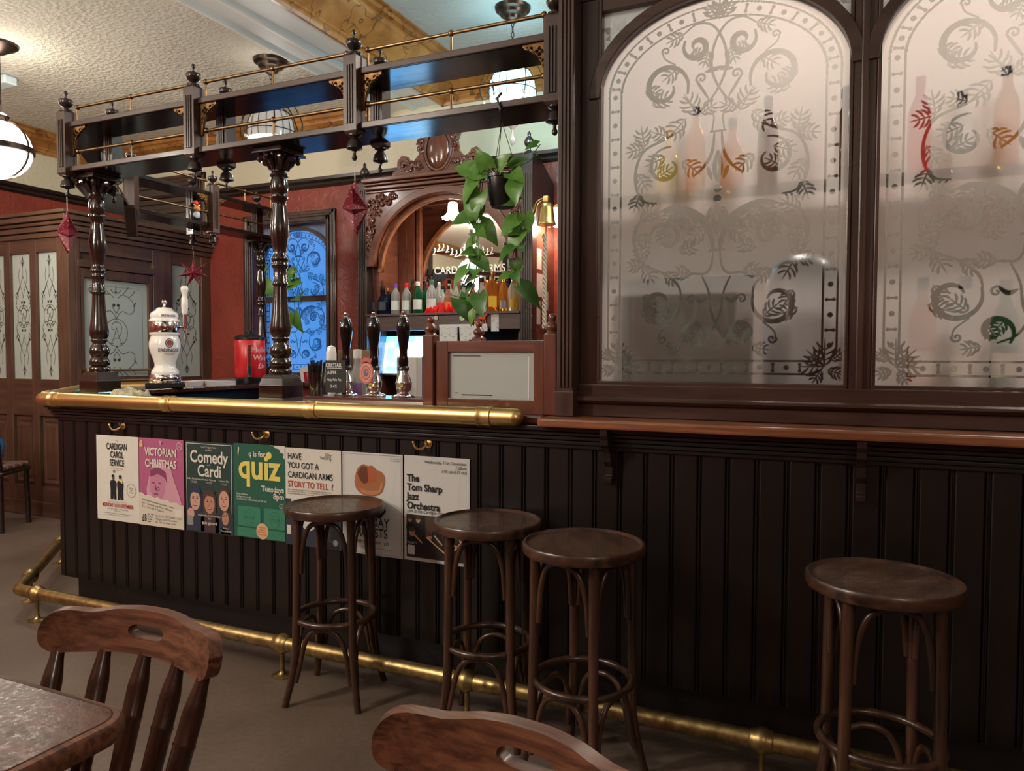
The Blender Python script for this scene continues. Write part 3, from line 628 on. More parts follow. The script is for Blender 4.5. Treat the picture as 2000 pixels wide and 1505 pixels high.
T(t,'in aid of the local hospice with carols for all',.147,.092,.008,INKGR,align=C); T(t,'MONDAY 16TH DECEMBER',.147,.068,.026,INKR,align=C,bold=.026,sx=.68); T(t,'from 7pm until late   The Tap Room\nFree Entry',.147,.055,.010,INKB,align=C); line(t,.05,.245,.036,INKB); T(t,'served with mulled wine and mince pies by the fire',.147,.026,.0075,INKGR,align=C)
# 2 Victorian Christmas: pink, a veiled sitter, torn paper
t=poster(xs[1],zs[1],'pink Victorian Christmas poster with a veiled portrait and torn paper','' and None or INKP)
P2(t,[(.06,.10),(.05,.17),(.07,.24),(.09,.29),(.15,.315),(.21,.29),(.235,.22),(.27,.15),(.285,.10)],INKLP); P2(t,oval(.125,.20,.052,.075),ink('rose',(.45,.18,.27)),lay=2)
P2(t,[(.075,.235),(.08,.27),(.13,.285),(.18,.265),(.19,.2),(.175,.235),(.13,.252)],ink('deep_rose',(.20,.035,.10)),lay=3)
for a in (.098,.14): P2(t,oval(a,.208,.011,.004,10),ink('deep_rose',(.20,.035,.10)),lay=3)
P2(t,[(.112,.205),(.106,.175),(.12,.172)],ink('deep_rose',(.20,.035,.10)),lay=3); P2(t,oval(.115,.155,.016,.0035,10),ink('deep_rose',(.20,.035,.10)),lay=3); P2(t,[oval(.128,.18,.010,.010),oval(.128,.18,.007,.007)],INKB,lay=4); P2(t,oval(.19,.20,.008,.016,10),INKLP,lay=3); P2(t,[(.135,.41),(.147,.385),(.16,.41)],INKLP,lay=2)
T(t,'VICTORIAN',.147,.338,.053,INKW,align=C,bold=.026,sx=.74,lay=4); T(t,'CHRISTMAS',.147,.283,.053,INKW,align=C,bold=.026,sx=.74,lay=4)
P2(t,[oval(.268,.39,.018,.018),oval(.268,.39,.0155,.0155)],INKW,lay=2); T(t,'CA',.268,.384,.016,INKW,align=C); rect(t,.008,.03,.375,.395,INKO,2); rect(t,.012,.026,.396,.408,INKO,2)
tp=[(0,.0),(0,.155)]+[(PWD*k/14,.155-.042*k/14+.006*math.sin(k*2.3)) for k in range(1,15)]+[(PWD,0)]; P2(t,tp,ink('old_paper',(.56,.51,.42)),lay=5)
for s,z in (('Victorian entertainment with a twist',.120),('Act 1 Comedy and Music Hall acts',.104),('Act 2 Dancing & Cabaret',.088)):
    o=T(t,s,.018,z,.0145,INKB,lay=6,shear=.15); o.rotation_euler=(0,math.radians(7),0)
T(t,'£8',.02,.018,.05,INKB,lay=6,bold=.02,sx=.6); T(t,'ON THE\nDOOR\nFROM\n7PM',.055,.05,.012,INKB,lay=6,bold=.01); T(t,'TICKETS VOCOARTS.COM\n7.30pm 10th December\n@ The Cardigan Arms',.11,.045,.014,INKB,lay=6,space=1.05); rect(t,.238,.278,.052,.09,INKW,6)
# 3 Comedy
t=poster(xs[2],zs[2],'dark comedy night poster with three smiling performers','' and None or INKGRN)
P2(t,[[(.008,.01),(.286,.01),(.286,.412),(.008,.412)],[(.011,.013),(.283,.013),(.283,.409),(.011,.409)]],INKW)
rect(t,.004,.29,.004,.10,INKDK,1); T(t,'The Cardigan Arms\npresent',.147,.392,.012,INKW,align=C,shear=.1); T(t,'Comedy',.147,.325,.078,INKW,align=C,bold=.02,sx=.86); T(t,'at the',.147,.312,.010,INKW,align=C); T(t,'Cardi',.15,.262,.075,INKW,align=C,bold=.02,sx=.86)
for s,xx in (('Mollie McGuinness',.055),('Frankie Monroe',.147),('Connor Mac',.238)): T(t,s,xx,.243,.0125,INKW,align=C,shear=.25); T(t,'as seen on stage\nand television',xx,.234,.006,INKW,align=C)
def headp(cx,cz,sk,hair,shirt,long=False,sw=.055,k=1.0):
    P2(t,[(cx-sw,.006),(cx-sw,cz-.075),(cx-.02,cz-.05),(cx+.02,cz-.05),(cx+sw,cz-.075),(cx+sw,.006)],shirt,lay=2)
    if long: P2(t,[(cx-.038,cz-.07),(cx-.042,cz+.02),(cx-.025,cz+.055),(cx+.025,cz+.055),(cx+.042,cz+.02),(cx+.038,cz-.07)],hair,lay=3)
    else: P2(t,oval(cx,cz+.016,.034*k,.042*k),hair,lay=3)
    P2(t,oval(cx,cz-.008,.031*k,.046*k),sk,lay=4)
    if long: P2(t,[(cx-.034,cz+.012),(cx-.03,cz+.05),(cx+.03,cz+.05),(cx+.034,cz+.012),(cx+.02,cz+.026),(cx-.012,cz+.03)],hair,lay=6)
    for a in (-.012,.012): P2(t,oval(cx+a*k,cz+.002,.006*k,.003*k,8),INKB,lay=5); P2(t,oval(cx+a*k,cz+.010,.008*k,.0014,8),hair,lay=5)
    P2(t,[(cx-.002,cz),(cx+.004,cz-.016),(cx-.005,cz-.016)],ink('shade_skin',(.3,.12,.08)),lay=5); P2(t,oval(cx,cz-.030*k,.013*k,.0055*k,10),ink('lips',(.3,.03,.03)),lay=5); P2(t,oval(cx,cz-.028*k,.009*k,.002*k,10),PAP,lay=6)
headp(.062,.155,SKIN2,INKN,INKDK,True); headp(.15,.145,SKIN,INKH,ink('plum',(.05,.02,.03)),True); headp(.238,.165,SKIN2,INKH,INKDK); P2(t,oval(.035,.085,.022,.026),SKIN2,lay=6)
headp(.245,.085,SKIN,INKH,ink('maroon',(.09,.02,.03)),sw=.03,k=.65)
T(t,'Wednesday 11th December\n7pm',.15,.078,.0125,INKW,align=C,lay=7); T(t,'quiz gizzard',.15,.042,.020,INKW,align=C,lay=7,bold=.01); T(t,'bring a\nfriend along',.25,.03,.013,INKW,align=C,lay=7); rect(t,.014,.05,.03,.075,INKGR,7)
# 4 quiz
t=poster(xs[3],zs[3],'green quiz poster with big yellow lettering, torn top corner','' and None or INKG)
T(t,'q is for',.09,.365,.035,INKW,bold=.025,sx=.95); P2(t,oval(.205,.373,.016,.016),INKY); T(t,'quiz',.148,.268,.155,INKY,align=C,bold=.025,sx=.93)
T(t,'Tuesdays',.288,.215,.034,INKW,align='RIGHT',bold=.026); T(t,'8pm',.288,.185,.034,INKW,align='RIGHT',bold=.026); T(t,'Book a table at\ncardiganarms.co.uk\nCall 0113 226 3154 to book on the day!',.018,.19,.0118,INKW,bold=.008,sx=.9); P2(t,[oval(.272,.155,.011,.011),oval(.272,.155,.0095,.0095)],INKW); T(t,'C',.272,.151,.012,INKW,align=C)
for a,b_ in ((.025,.155),(.175,.292)): P2(t,[(a+.006,.05),(b_-.006,.05),(b_,.056),(b_,.134),(b_-.006,.14),(a+.006,.14),(a,.134),(a,.056)],INKMG)
rect(t,.02,.292,.004,.045,INKMG,1); rect(t,.02,.292,.0445,.047,INKG,2)
for cx in (.09,.235):
    P2(t,[oval(cx,.105,.028,.022),oval(cx,.105,.0265,.0205)],INKG,lay=2); P2(t,[[(cx-.03,.095),(cx+.03,.095),(cx+.012,.052),(cx-.012,.052)],[(cx-.028,.0935),(cx+.028,.0935),(cx+.011,.0535),(cx-.011,.0535)]],INKG,lay=2)
    for s_ in (-.008,.010): P2(t,oval(cx+s_,.108,.003,.003,8),INKG,lay=2)
P2(t,oval(.165,.036,.034,.036),INKO,lay=3); T(t,'Fabulous\nprizes for\nthe winners\nevery week',.165,.05,.0105,INKR,align=C,lay=4)
P2(t,[(.21,.419),(.294,.419),(.294,.36),(.285,.37),(.288,.385),(.27,.39),(.262,.405),(.24,.408),(.235,.415)],PAP,lay=2); P2(t,[(.03,.36),(.036,.40),(.03,.405),(.026,.38)],INKW)
# 5 story
t=poster(xs[4],zs[4],'white poster asking for pub stories, dark photo below','' and None or PAP)
for s,z,mt_ in (('HAVE',.372,INKB),('YOU GOT A',.333,INKB),('CARDIGAN ARMS',.292,INKB),('STORY TO TELL',.252,INKR)): T(t,s,.014,z,.0375,mt_,bold=.008,sx=.80)
o=T(t,'?',.2445,.252,.0375,INKB,bold=.008,sx=.8); T(t,'CU',.212,.393,.017,INKB); T(t,'THROAT',.186,.379,.017,INKB,sx=.8); T(t,'T\nT',.236,.387,.017,INKB)
T(t,'We are collecting tales about and around the pub for a filming project.\nDo you have a story? Tell us your favourite memory of this old place.\nScan the code below and tell us your story.',.014,.238,.0088,INKB,sx=.92)
rect(t,.0,.294,0,.20,INKDK,1); P2(t,[(.03,.20),(.05,.12),(.12,.06),(.19,.10),(.2,.20)],PAPB,lay=2); P2(t,[oval(.09,.17,.04,.03),oval(.09,.17,.038,.028)],INKB,lay=3); rect(t,.205,.225,.04,.10,ink('lit_window',(.5,.42,.2)),2); rect(t,.19,.285,.0,.03,INKB,2); P2(t,oval(.265,.03,.012,.014),INKGR,lay=3); rect(t,.008,.03,.045,.085,PAP,2); rect(t,.24,.285,.04,.12,INKB,2)
# 6 pudding
t=poster(xs[5],zs[5],'white poster with a large golden Yorkshire pudding behind the stool','' and None or PAPB)
P2(t,[[(.006,.006),(.288,.006),(.288,.414),(.006,.414)],[(.0072,.0072),(.2868,.0072),(.2868,.4128),(.0072,.4128)]],INKGR); line(t,.128,.1286,.39,INKGR,.045)
pud=[(.062,.30),(.075,.35),(.105,.372),(.128,.366),(.15,.368),(.172,.352),(.195,.345),(.21,.322),(.205,.285),(.19,.258),(.15,.244),(.10,.248),(.07,.27)]
P2(t,[(p.x,p.y) for p in bez(pud+[pud[0]],4)[:-1]],INKBR); P2(t,[(.075,.335),(.10,.365),(.125,.36),(.13,.30),(.11,.29),(.09,.305)],INKBR2,lay=2); P2(t,[(.128,.36),(.15,.362),(.172,.345),(.17,.31),(.14,.29),(.13,.30)],ink('pastry_rust',(.36,.09,.03)),lay=2)
P2(t,[(.085,.275),(.13,.262),(.18,.27),(.195,.31),(.203,.29),(.188,.26),(.15,.248),(.10,.252)],ink('pastry_gold',(.45,.19,.08)),lay=2)
T(t,'served all day\nevery Sunday',.28,.40,.0085,INKGR,align='RIGHT'); T(t,'SUNDAY\nROASTS',.147,.118,.054,INKB,align=C,bold=.006,sx=.78,line=.8); T(t,'BEEF, PORK, NUT   £25',.147,.048,.0165,INKB,align=C,bold=.004); line(t,.05,.25,.03,INKGR); P2(t,[(.10,.16),(.19,.155),(.215,.185),(.205,.215),(.13,.21),(.10,.19)],INKB)
# 7 jazz
t=poster(xs[6],zs[6],'white jazz orchestra poster with a photo of brass players','' and None or PAPB)
T(t,'Wednesday 11th December\n7.30pm\n£10 adv/£12 otd',.282,.393,.0172,INKB,align='RIGHT',sx=.95,line=.95); T(t,'The\nTom Sharp\nJazz\nOrchestra',.014,.318,.039,INKB,bold=.03,sx=.92,line=.94); T(t,'Live at the Cardigan Arms',.014,.193,.0195,INKB,shear=.2,sx=.85)
rect(t,.012,.284,.014,.185,ink('stage_dark',(.018,.013,.011)),1); rect(t,.085,.095,.05,.185,INKB,2); rect(t,.10,.28,.10,.185,ink('stage_brown',(.07,.035,.018)),2)
for cx,cz,sk,r in ((.028,.165,SKIN,.012),(.066,.165,SKIN2,.013),(.038,.115,SKIN,.018),(.15,.145,SKIN2,.016),(.20,.14,SKIN,.014),(.245,.15,SKIN2,.012),(.12,.105,SKIN,.013),(.26,.10,SKIN,.012)):
    P2(t,[(cx-r*1.5,cz-r*3.2),(cx-r*1.3,cz-r*1.2),(cx+r*1.3,cz-r*1.2),(cx+r*1.5,cz-r*3.2)],INKB,lay=3); P2(t,oval(cx,cz,r*.75,r),sk,lay=4); P2(t,oval(cx,cz+r*.6,r*.75,r*.55),INKH,lay=5)
for a,b_,c_,d in ((.05,.105,.085,.075),(.105,.10,.20,.035),(.14,.11,.175,.075),(.20,.09,.255,.07),(.23,.06,.275,.11)): 
    n=Vector((b_-d,c_-a)).normalized()*.003; P2(t,[(a+n.x,b_+n.y),(c_+n.x,d+n.y),(c_-n.x,d-n.y),(a-n.x,b_-n.y)],INKO,lay=6)
T(t,'TICKETS',.016,.068,.012,INKW,lay=6); rect(t,.018,.05,.025,.062,PAPB,6)
# ------------------------------------------------------------------ gantry over the bar
DX,DY,DZ=dark('X'),dark('Y'),dark('Z')
gan=thing('bar_gantry','dark two-tier wooden gantry with brass rails over the bar','gantry')
ZL,ZU,TH=2.28,2.503,.028
def gpoly(o,i):  # front, canted and side runs as one shelf outline
    return [(-.97,2.60),(-3.70,2.60),(-4.46,3.36),(-4.46,4.86),(-4.25,4.86),(-4.25,3.447),(-3.613,2.81),(-.97,2.81)]
SHELFM=wood('gloss_black_shelf',(.009,.006,.005),(.018,.010,.009),'X',.14,coat=0)
SHELFM.node_tree.nodes['Principled BSDF'].inputs['Specular IOR Level'].default_value=.3
for nm,z in (('lower_shelf',ZL),('upper_shelf',ZU)):
    B().prism(gpoly(0,0),'XY',z-TH,z).build(nm,SHELFM,gan,bev=.003)
    # front nosing of the shelf edge
for z in (ZL,ZU):
    for a,b in ((-3.637,-2.818),(-2.754,-1.919),(-1.855,-1.024)):
        B().box(a,b,2.592,2.602,z-TH+.001,z-.001).build('nosing',frame('X'),gan,bev=.003)
def finial(parent,x,y,z,sgn=1,s=1.0):
    pr=[(.030,0),(.030,.008),(.014,.014),(.012,.02),(.026,.03),(.033,.042),(.034,.052),(.031,.06),(.012,.066),(.006,.07),(.005,.082),(.009,.088),(.010,.095),(.006,.103),(.0,.106)]
    if sgn<0: pr=[(.026,0),(.026,.006),(.014,.012),(.018,.02),(.028,.03),(.031,.045),(.034,.052),(.034,.058),(.014,.064),(.007,.07),(.006,.082),(.011,.09),(.011,.098),(.006,.106),(.0,.108)]
    b=B(); b.lathe([(r*s,z+sgn*h*s) for r,h in pr],16,(x,y,0)); return b.build('finial' if sgn>0 else 'drop_finial',DZ,parent,40)
def post(x,y,zb=2.232,zt=2.56,w=.032,rot=0,flutes='f',top=True,bot=True,bm=None):
    p=B(); p.add([(sx*w,sy*w,zb+.012) for sx,sy in ((-1,-1),(1,-1),(1,1),(-1,1))]+[(sx*w,sy*w,zt-.012) for sx,sy in ((-1,-1),(1,-1),(1,1),(-1,1))]+[(sx*w*.75,sy*w*.75,zb) for sx,sy in ((-1,-1),(1,-1),(1,1),(-1,1))]+[(sx*w*.75,sy*w*.75,zt) for sx,sy in ((-1,-1),(1,-1),(1,1),(-1,1))],
        [(0,1,5,4),(1,2,6,5),(2,3,7,6),(3,0,4,7),(0,8,9,1),(1,9,10,2),(2,10,11,3),(3,11,8,0),(8,11,10,9),(4,5,13,12),(5,6,14,13),(6,7,15,14),(7,4,12,15),(12,13,14,15)])
    M=Matrix.Translation((x,y,0))@Matrix.Rotation(rot,4,'Z'); p.xf(M); o=p.build('post',bm or frame('Z'),gan)
    for k in range(3):
        q=-.017+k*.0125; f=B().prism([(q,-w-.0005),(q+.0015,-w-.006),(q+.0075,-w-.006),(q+.009,-w-.0005)],'XY',zb+.04,zt-.05)
        if flutes=='r': f.xf(Matrix.Rotation(math.pi/2,4,'Z'))
        f.xf(M).build('flute',frame('Z'),o)
    if top: finial(o,x,y,zt-.002)
    if bot: finial(o,x,y,zb+.002,-1)
    return o
PX=[-3.67,-2.787,-1.887,-.997]
for x in PX: post(x,2.601)
for x in PX[1:]: post(x-.015,2.812,flutes='f',bm=DZ)
post(-3.60,2.812,bm=DZ)
post(-4.25,3.45,rot=math.radians(-67),zb=2.20); post(-4.452,3.355,rot=math.radians(-67),bm=DZ)
for y in (4.13,): post(-4.25,y,flutes='r',zb=2.20); post(-4.46,y+.01,bm=DZ,zb=2.20)
post(-4.25,4.80,flutes='r',zb=2.22); post(-4.46,4.80,bm=DZ,zb=2.22)
# pierced brackets
def bracket_mesh():
    n=10; arc=[(.092-.078*math.sin(math.pi/2*k/n)*1.0,-.012-.118*(1-math.cos(math.pi/2*k/n))) for k in range(n+1)]
    outer=[(0,0),(.098,0),(.098,-.006)]+arc+[(.012,-.142),(0,-.142)]
    def ring(cx,cz,r,m=10): return [(cx+r*math.cos(2*math.pi*k/m),cz+r*math.sin(2*math.pi*k/m)) for k in range(m)][::-1]
    holes=[]
    for dx,dz in ((.011,0),(-.011,0),(0,.011),(0,-.011)): holes.append(ring(.030+dx,-.032+dz,.0085))
    holes+= [ring(.064,-.018,.008),ring(.080,-.013,.0045),ring(.014,-.066,.0075),ring(.013,-.085,.006),ring(.055,-.03,.004),ring(.028,-.058,.004)]
    return curve_mesh([outer]+holes,.012,.0012)
BRM=bracket_mesh(); GILT=metal('gilded_fretwork',(.09,.045,.018),(.26,.145,.06),.35,30); BRM.materials.append(GILT)
for i,x in enumerate(PX):
    for sg in (1,-1):
        if (i==0 and sg<0) or (i==3 and sg>0): continue
        o=put('fret_bracket',BRM,None,gan,loc=(x+sg*.033,2.612,ZU-TH)); o.scale=(sg,1,1)
for y,sg in ((4.13,-1),(4.13,1),(4.80,-1)):
    o=put('fret_bracket',BRM,None,gan,loc=(-4.26,y+sg*.033,ZU-TH)); o.rotation_euler=(0,0,math.pi/2); o.scale=(sg,1,1)
# brass gallery rails
def gallery(a,b,z,n=3):
    a,b=Vector(a),Vector(b); d=(b-a); r=B().tube([a+Vector((0,0,z+.078)),b+Vector((0,0,z+.078))],.0072,10).build('gallery_rail',RAILBRASS,gan,40)
    for k in range(n):
        p=a.lerp(b,(k+.0)/(n-1)) if n>1 else a; 
        if k==0: p=p+d.normalized()*.012
        if k==n-1: p=p-d.normalized()*.012
        B().lathe([(.010,z),(.010,z+.003),(.005,z+.008),(.005,z+.066)],10,(p.x,p.y,0)).ball((p.x,p.y,z+.078),.0135,12,8).build('stanchion',RAILBRASS,r,40)
for z in (ZL,ZU):
    for i in range(3): gallery((PX[i]+.04,2.625,0),(PX[i+1]-.04,2.625,0),z)
    gallery((-4.265,3.5,0),(-4.265,4.09,0),z,2); gallery((-4.265,4.17,0),(-4.265,4.76,0),z,3)
# canted fascia bracket under the corner
B().prism([(0,0),(.19,0),(.19,-.02),(.17,-.05),(.08,-.16),(.05,-.18),(0,-.185)],'XZ',-.03,.03).xf(Matrix.Translation((-4.22,3.43,2.25))@Matrix.Rotation(math.radians(-45),4,'Z')).build('corner_bracket',DX,gan,bev=.003)
# ------------------------------------------------------------------ turned columns on the counter
CP=[(.050,.13),(.052,.138),(.052,.15),(.046,.155),(.040,.16),(.048,.167),(.049,.185),(.044,.195),(.037,.205),(.042,.215),(.049,.228),(.049,.242),(.042,.262),(.033,.272),(.033,.284),(.040,.29),(.040,.297),(.036,.302),(.044,.315),(.047,.33),(.046,.35),(.041,.385),(.036,.43),(.032,.48),(.030,.53),(.030,.536),(.035,.541),(.035,.549),(.030,.554),(.029,.60),(.030,.616),(.036,.62),(.038,.628),(.036,.636),(.033,.642),(.036,.65),(.038,.658),(.036,.668),(.030,.673),(.029,.69),(.033,.72),(.040,.76),(.043,.794),(.042,.82),(.036,.86),(.031,.895),(.030,.915),(.036,.928),(.039,.938),(.039,.948),(.034,.954),(.038,.965),(.041,.982),(.040,1.0),(.036,1.018),(.033,1.026),(.040,1.032),(.041,1.040),(.034,1.047),(.033,1.06),(.037,1.09),(.045,1.115)]
COLM=wood('turned_column',(.009,.0045,.0035),(.026,.011,.008),'Z',.16,coat=.6)
def column(loc,rz,label):
    c=thing('turned_column',label,'column',loc,rz,'turned columns carrying the gantry')
    b=B()
    def sqr(w,z): return [(-w,-w,z),(w,-w,z),(w,w,z),(-w,w,z)]
    lv=[(.080,0),(.080,.008),(.073,.018),(.070,.024),(.070,.085)]; vs=[]; fs=[]
    for w,z in lv: vs+=sqr(w,z)
    for i in range(len(lv)-1):
        for k in range(4): k2=(k+1)%4; fs.append((i*4+k,i*4+k2,i*4+4+k2,i*4+4+k))
    fs+=[(3,2,1,0),(16,17,18,19)]; b.add(vs,fs)
    b.add(sqr(.070,.085)+sqr(.062,.112)+sqr(.05,.13),[(0,1,5,4),(1,2,6,5),(2,3,7,6),(3,0,4,7),(4,5,9,8),(5,6,10,9),(6,7,11,10),(7,4,8,11),(8,9,10,11)])
    b.build('base',COLM,c,bev=.004)
    B().lathe(CP,24).build('shaft',COLM,c,50)
    cap=B().lathe([(.036,1.06),(.040,1.09),(.05,1.115),(.06,1.125)],20)
    for k in range(8):
        a=2*math.pi*k/8; d=Vector((math.cos(a),math.sin(a),0)); q=Vector((-d.y,d.x,0)); z=Vector((0,0,1))
        p=[d*.034+z*1.062,d*.044+z*1.085,d*.062+z*1.108,d*.078+z*1.112,d*.082+z*1.102,d*.076+z*1.096]
        cap.tube(bez(p,3),[.010+.006*math.sin(math.pi*i/15) for i in range(16)],6)
        cap.ball(tuple(d*.062+q*.018+z*1.12),.011,8,6)
    cap.build('capital',COLM,c,50)
    B().box(-.085,.085,-.085,.085,1.125,1.137).box(-.078,.078,-.078,.078,1.137,1.152).build('abacus',COLM,c,bev=.003)
    return c
c1=column((-2.385,2.712,1.10),0,'turned dark wood column in the middle of the bar, carrying the gantry')
c2=copy_tree(c1,None,(-3.605,2.715,1.10),0,'turned dark wood column at the canted bar corner beside the beer font')
c3=copy_tree(c1,None,(-4.35,4.72,1.10),0,'turned dark wood column far back in front of the blue window')
# glass tumbler on the gantry, toy on the side run
tag(B().lathe([(.0,0),(.026,0),(.034,.085),(.032,.085),(.025,.006),(.0,.006)],18,(-3.52,2.72,ZL)).build('tumbler',THIN,None,40),'small clear tumbler on the lower gantry shelf','glass')
ty=thing('toy_bird','small black toy bird with an orange beak on the gantry','toy',(-4.31,4.02,ZL),math.radians(70))
B().lathe([(.0,0),(.03,0),(.04,.02),(.042,.07),(.036,.11),(.02,.135),(0,.142)],16).build('body',BLACK,ty,60)
B().ball((0,-.018,.045),.034,12,8,(.85,.9,1.1)).build('belly',plain('pale_blue_white',(.55,.6,.68),.6),ty,60); B().ball((0,-.036,.085),.026,12,8,(1,.75,.85)).build('beak',plain('orange_beak',(.8,.26,.02),.5),ty,60); B().ball((0,-.01,.128),.022,10,8).build('cap',plain('toy_red',(.7,.05,.02),.5),ty,60)
for s_ in (-1,1): B().tube([(s_*.008,-.036,.108),(s_*.024,-.034,.114)],.004,6).build('eyebrow',WHITE,ty,60)
# ------------------------------------------------------------------ paper star decorations
def starmat():
    m,nt,b=mat('crimson_star_paper'); v=coords(nt,'Object'); vo=nt.nodes.new('ShaderNodeTexVoronoi'); vo.inputs['Scale'].default_value=95; nt.links.new(v,vo.inputs['Vector'])
    nt.links.new(ramp(nt,vo.outputs['Distance'],[(.20,(.6,.33,.28)),(.24,(.17,.003,.018))]),b.inputs['Base Color']); setp(b,rough=.55); return m
STARM=starmat()
def star(name,loc,rz,r,hang,label,ri=.42,depth=.045,mode=7,tilt=0):
    s=thing(name,label,'decoration',loc,rz,'crimson paper stars')
    b=B(); vs=[]; n=mode
    for k in range(2*n):
        a=math.pi*k/n+math.pi/2+tilt; q=r if k%2==0 else r*ri; vs.append((q*math.cos(a),0,q*math.sin(a)))
    vs+=[(0,-depth,0),(0,depth,0)]; f=[]
    for k in range(2*n): k2=(k+1)%(2*n); f+= [(k,k2,2*n),(k2,k,2*n+1)]
    b.add(vs,f).build('star',STARM,s)
    B().tube([(0,0,r*.9),(0,0,hang)],.0022 if rz else .003,6,flat=.4).build('ribbon',plain('white_ribbon',(.7,.66,.62),.6),s)
    return s
star('paper_star',(-3.675,2.60,1.945),math.radians(-32),.115,.185,'crimson paper star hanging edge-on under the first gantry post',.42,.05)
star('paper_star',(-4.46,4.14,1.93),math.radians(35),.125,.175,'crimson paper star with thin spikes behind the beer font',.30,.035)
star('paper_star',(-1.885,2.60,1.93),math.radians(-62),.118,.20,'crimson paper star beside the red wall under the middle gantry post',.45,.055)
# ------------------------------------------------------------------ hanging plant in a black pot
pl_=thing('hanging_plant','trailing green pothos in a black plastic pot hung from the gantry','plant',(-1.215,2.62,1.886))
POTM=plain('black_pot',(.012,.012,.012),.28)
B().lathe([(.0,0),(.044,0),(.050,.008),(.050,.016),(.053,.02),(.062,.105),(.068,.107),(.069,.118),(.064,.12),(.060,.10)],24).build('pot',POTM,pl_,40)
hk=B().tube(bez([(.003,-.02,.425),(-.012,-.015,.415),(-.008,-.032,.40),(.004,-.036,.36),(.002,-.02,.33),(-.004,-.012,.318)],4),.005,8); hk.build('hook',BLACK,pl_,40)
for a in (0.6,2.7,4.8): B().tube([(0,-.012,.32),(.064*math.cos(a),.064*math.sin(a),.112)],.0014,5).build('hanger_wire',BLACK,pl_)
LEAFG=wood('leaf_green',(.07,.20,.022),(.145,.34,.055),'Z',.32,scale=.6); LEAFD=wood('leaf_deep_green',(.038,.125,.02),(.08,.22,.038),'Z',.35,scale=.6)
def leaf_mesh(L=.075,W=.06,fold=.25,curl=.25):
    n=6; vs=[];f=[]
    prof=[.62,1.0,.98,.84,.60,.30,.02]
    for i in range(n+1):
        t=i/n; w=W/2*prof[i]; y=L*t-(.12*L*(1 if i==0 else 0)); z=-curl*L*t*t
        back=-.10*L if i==0 else 0
        vs+=[(-w,y+back,z+fold*w),(0,L*t,z),(w,y+back,z+fold*w)]
    for i in range(n): a=3*i; f+=[(a,a+1,a+4,a+3),(a+1,a+2,a+5,a+4)]
    b=B().add(vs,f); me=bpy.data.meshes.new('leaf'); me.from_pydata(b.v,[],b.f); me.shade_smooth(); return me
LM=[leaf_mesh(.082,.072),leaf_mesh(.07,.062,.3,.4),leaf_mesh(.098,.076,.2,.5)]
LV=[]
for me in LM:
    for mt_ in (LEAFG,LEAFD):
        q=me.copy(); q.materials.append(mt_); LV.append(q)
rnd=random.Random(3)
def addleaf(parent,p,dirv,s=1.0,deep=.35):
    me=LV[rnd.randrange(3)*2+(1 if rnd.random()<deep else 0)]
    o=put('leaf',me,None,parent); d=Vector(dirv).normalized(); up=Vector((rnd.uniform(-.3,.3),-.75,.55+rnd.uniform(-.2,.3)))
    x=d.cross(up).normalized(); z=x.cross(d)
    R=Matrix((x,d,z)).transposed().to_4x4(); o.matrix_local=Matrix.Translation(p)@R@Matrix.Diagonal((s,s,s,1)); return o
def vine(parent,pts,step,r=.0022,s=1.0,first=0,jit=.8):
    P=bez(pts,8); B().tube(P,r,6).build('stem',LEAFD,parent,60); acc=0
    for i in range(first,len(P)-1):
        acc+=(P[i+1]-P[i]).length
        if acc>step:
            acc=0; d=Vector((rnd.uniform(-1,1),rnd.uniform(-.7,.15),rnd.uniform(-1.0,.15)))
            addleaf(parent,P[i+1]+d.normalized()*.012,d,s*rnd.uniform(.75,1.1))
vine(pl_,[(0,-.02,.10),(-.03,-.06,.15),(-.075,-.06,.12),(-.10,-.05,.0),(-.105,-.05,-.15),(-.125,-.05,-.24),(-.145,-.05,-.285)],.06,first=10)
vine(pl_,[(-.01,-.03,.10),(-.05,-.07,.13),(-.085,-.03,.06),(-.09,-.04,-.12),(-.09,-.05,-.25),(-.12,-.05,-.335),(-.165,-.05,-.34),(-.205,-.045,-.33)],.05,first=14)
vine(pl_,[(-.02,.0,.11),(-.05,-.04,.14),(-.07,-.05,.03),(-.075,-.06,-.18),(-.07,-.06,-.30),(-.085,-.06,-.40),(-.07,-.05,-.44)],.06,first=22)
vine(pl_,[(.02,-.02,.10),(.06,-.05,.12),(.085,-.04,.02),(.085,-.04,-.12),(.065,-.05,-.20),(.08,-.04,-.30),(.10,-.05,-.33)],.045,first=14)
vine(pl_,[(.02,.02,.10),(.07,.0,.11),(.10,-.03,.0),(.10,-.03,-.14),(.085,-.03,-.24),(.045,-.03,-.27)],.055,first=14)
vine(pl_,[(.03,-.02,.10),(.07,-.05,.13),(.12,-.02,.16),(.135,0,.20),(.15,.01,.225)],.2,.0018)
for p,d,s in (((-.055,-.05,.125),(-.9,-.2,.1),1.15),((-.03,-.06,.14),(-.4,-.4,.6),1.0),((.0,-.05,.13),(.5,-.4,.5),1.15),((-.085,-.05,.11),(-.6,-.3,-.7),1.1),((.06,-.06,.11),(.5,-.4,-.2),1.2),((.075,-.05,.08),(.1,-.4,-.9),1.1),((-.10,-.05,.135),(-.9,-.1,.35),1.1),((.04,-.03,.14),(.9,-.2,.4),1.05),((-.065,-.06,.05),(-.3,-.3,-.9),1.0)):
    addleaf(pl_,Vector(p),d,s,.15)
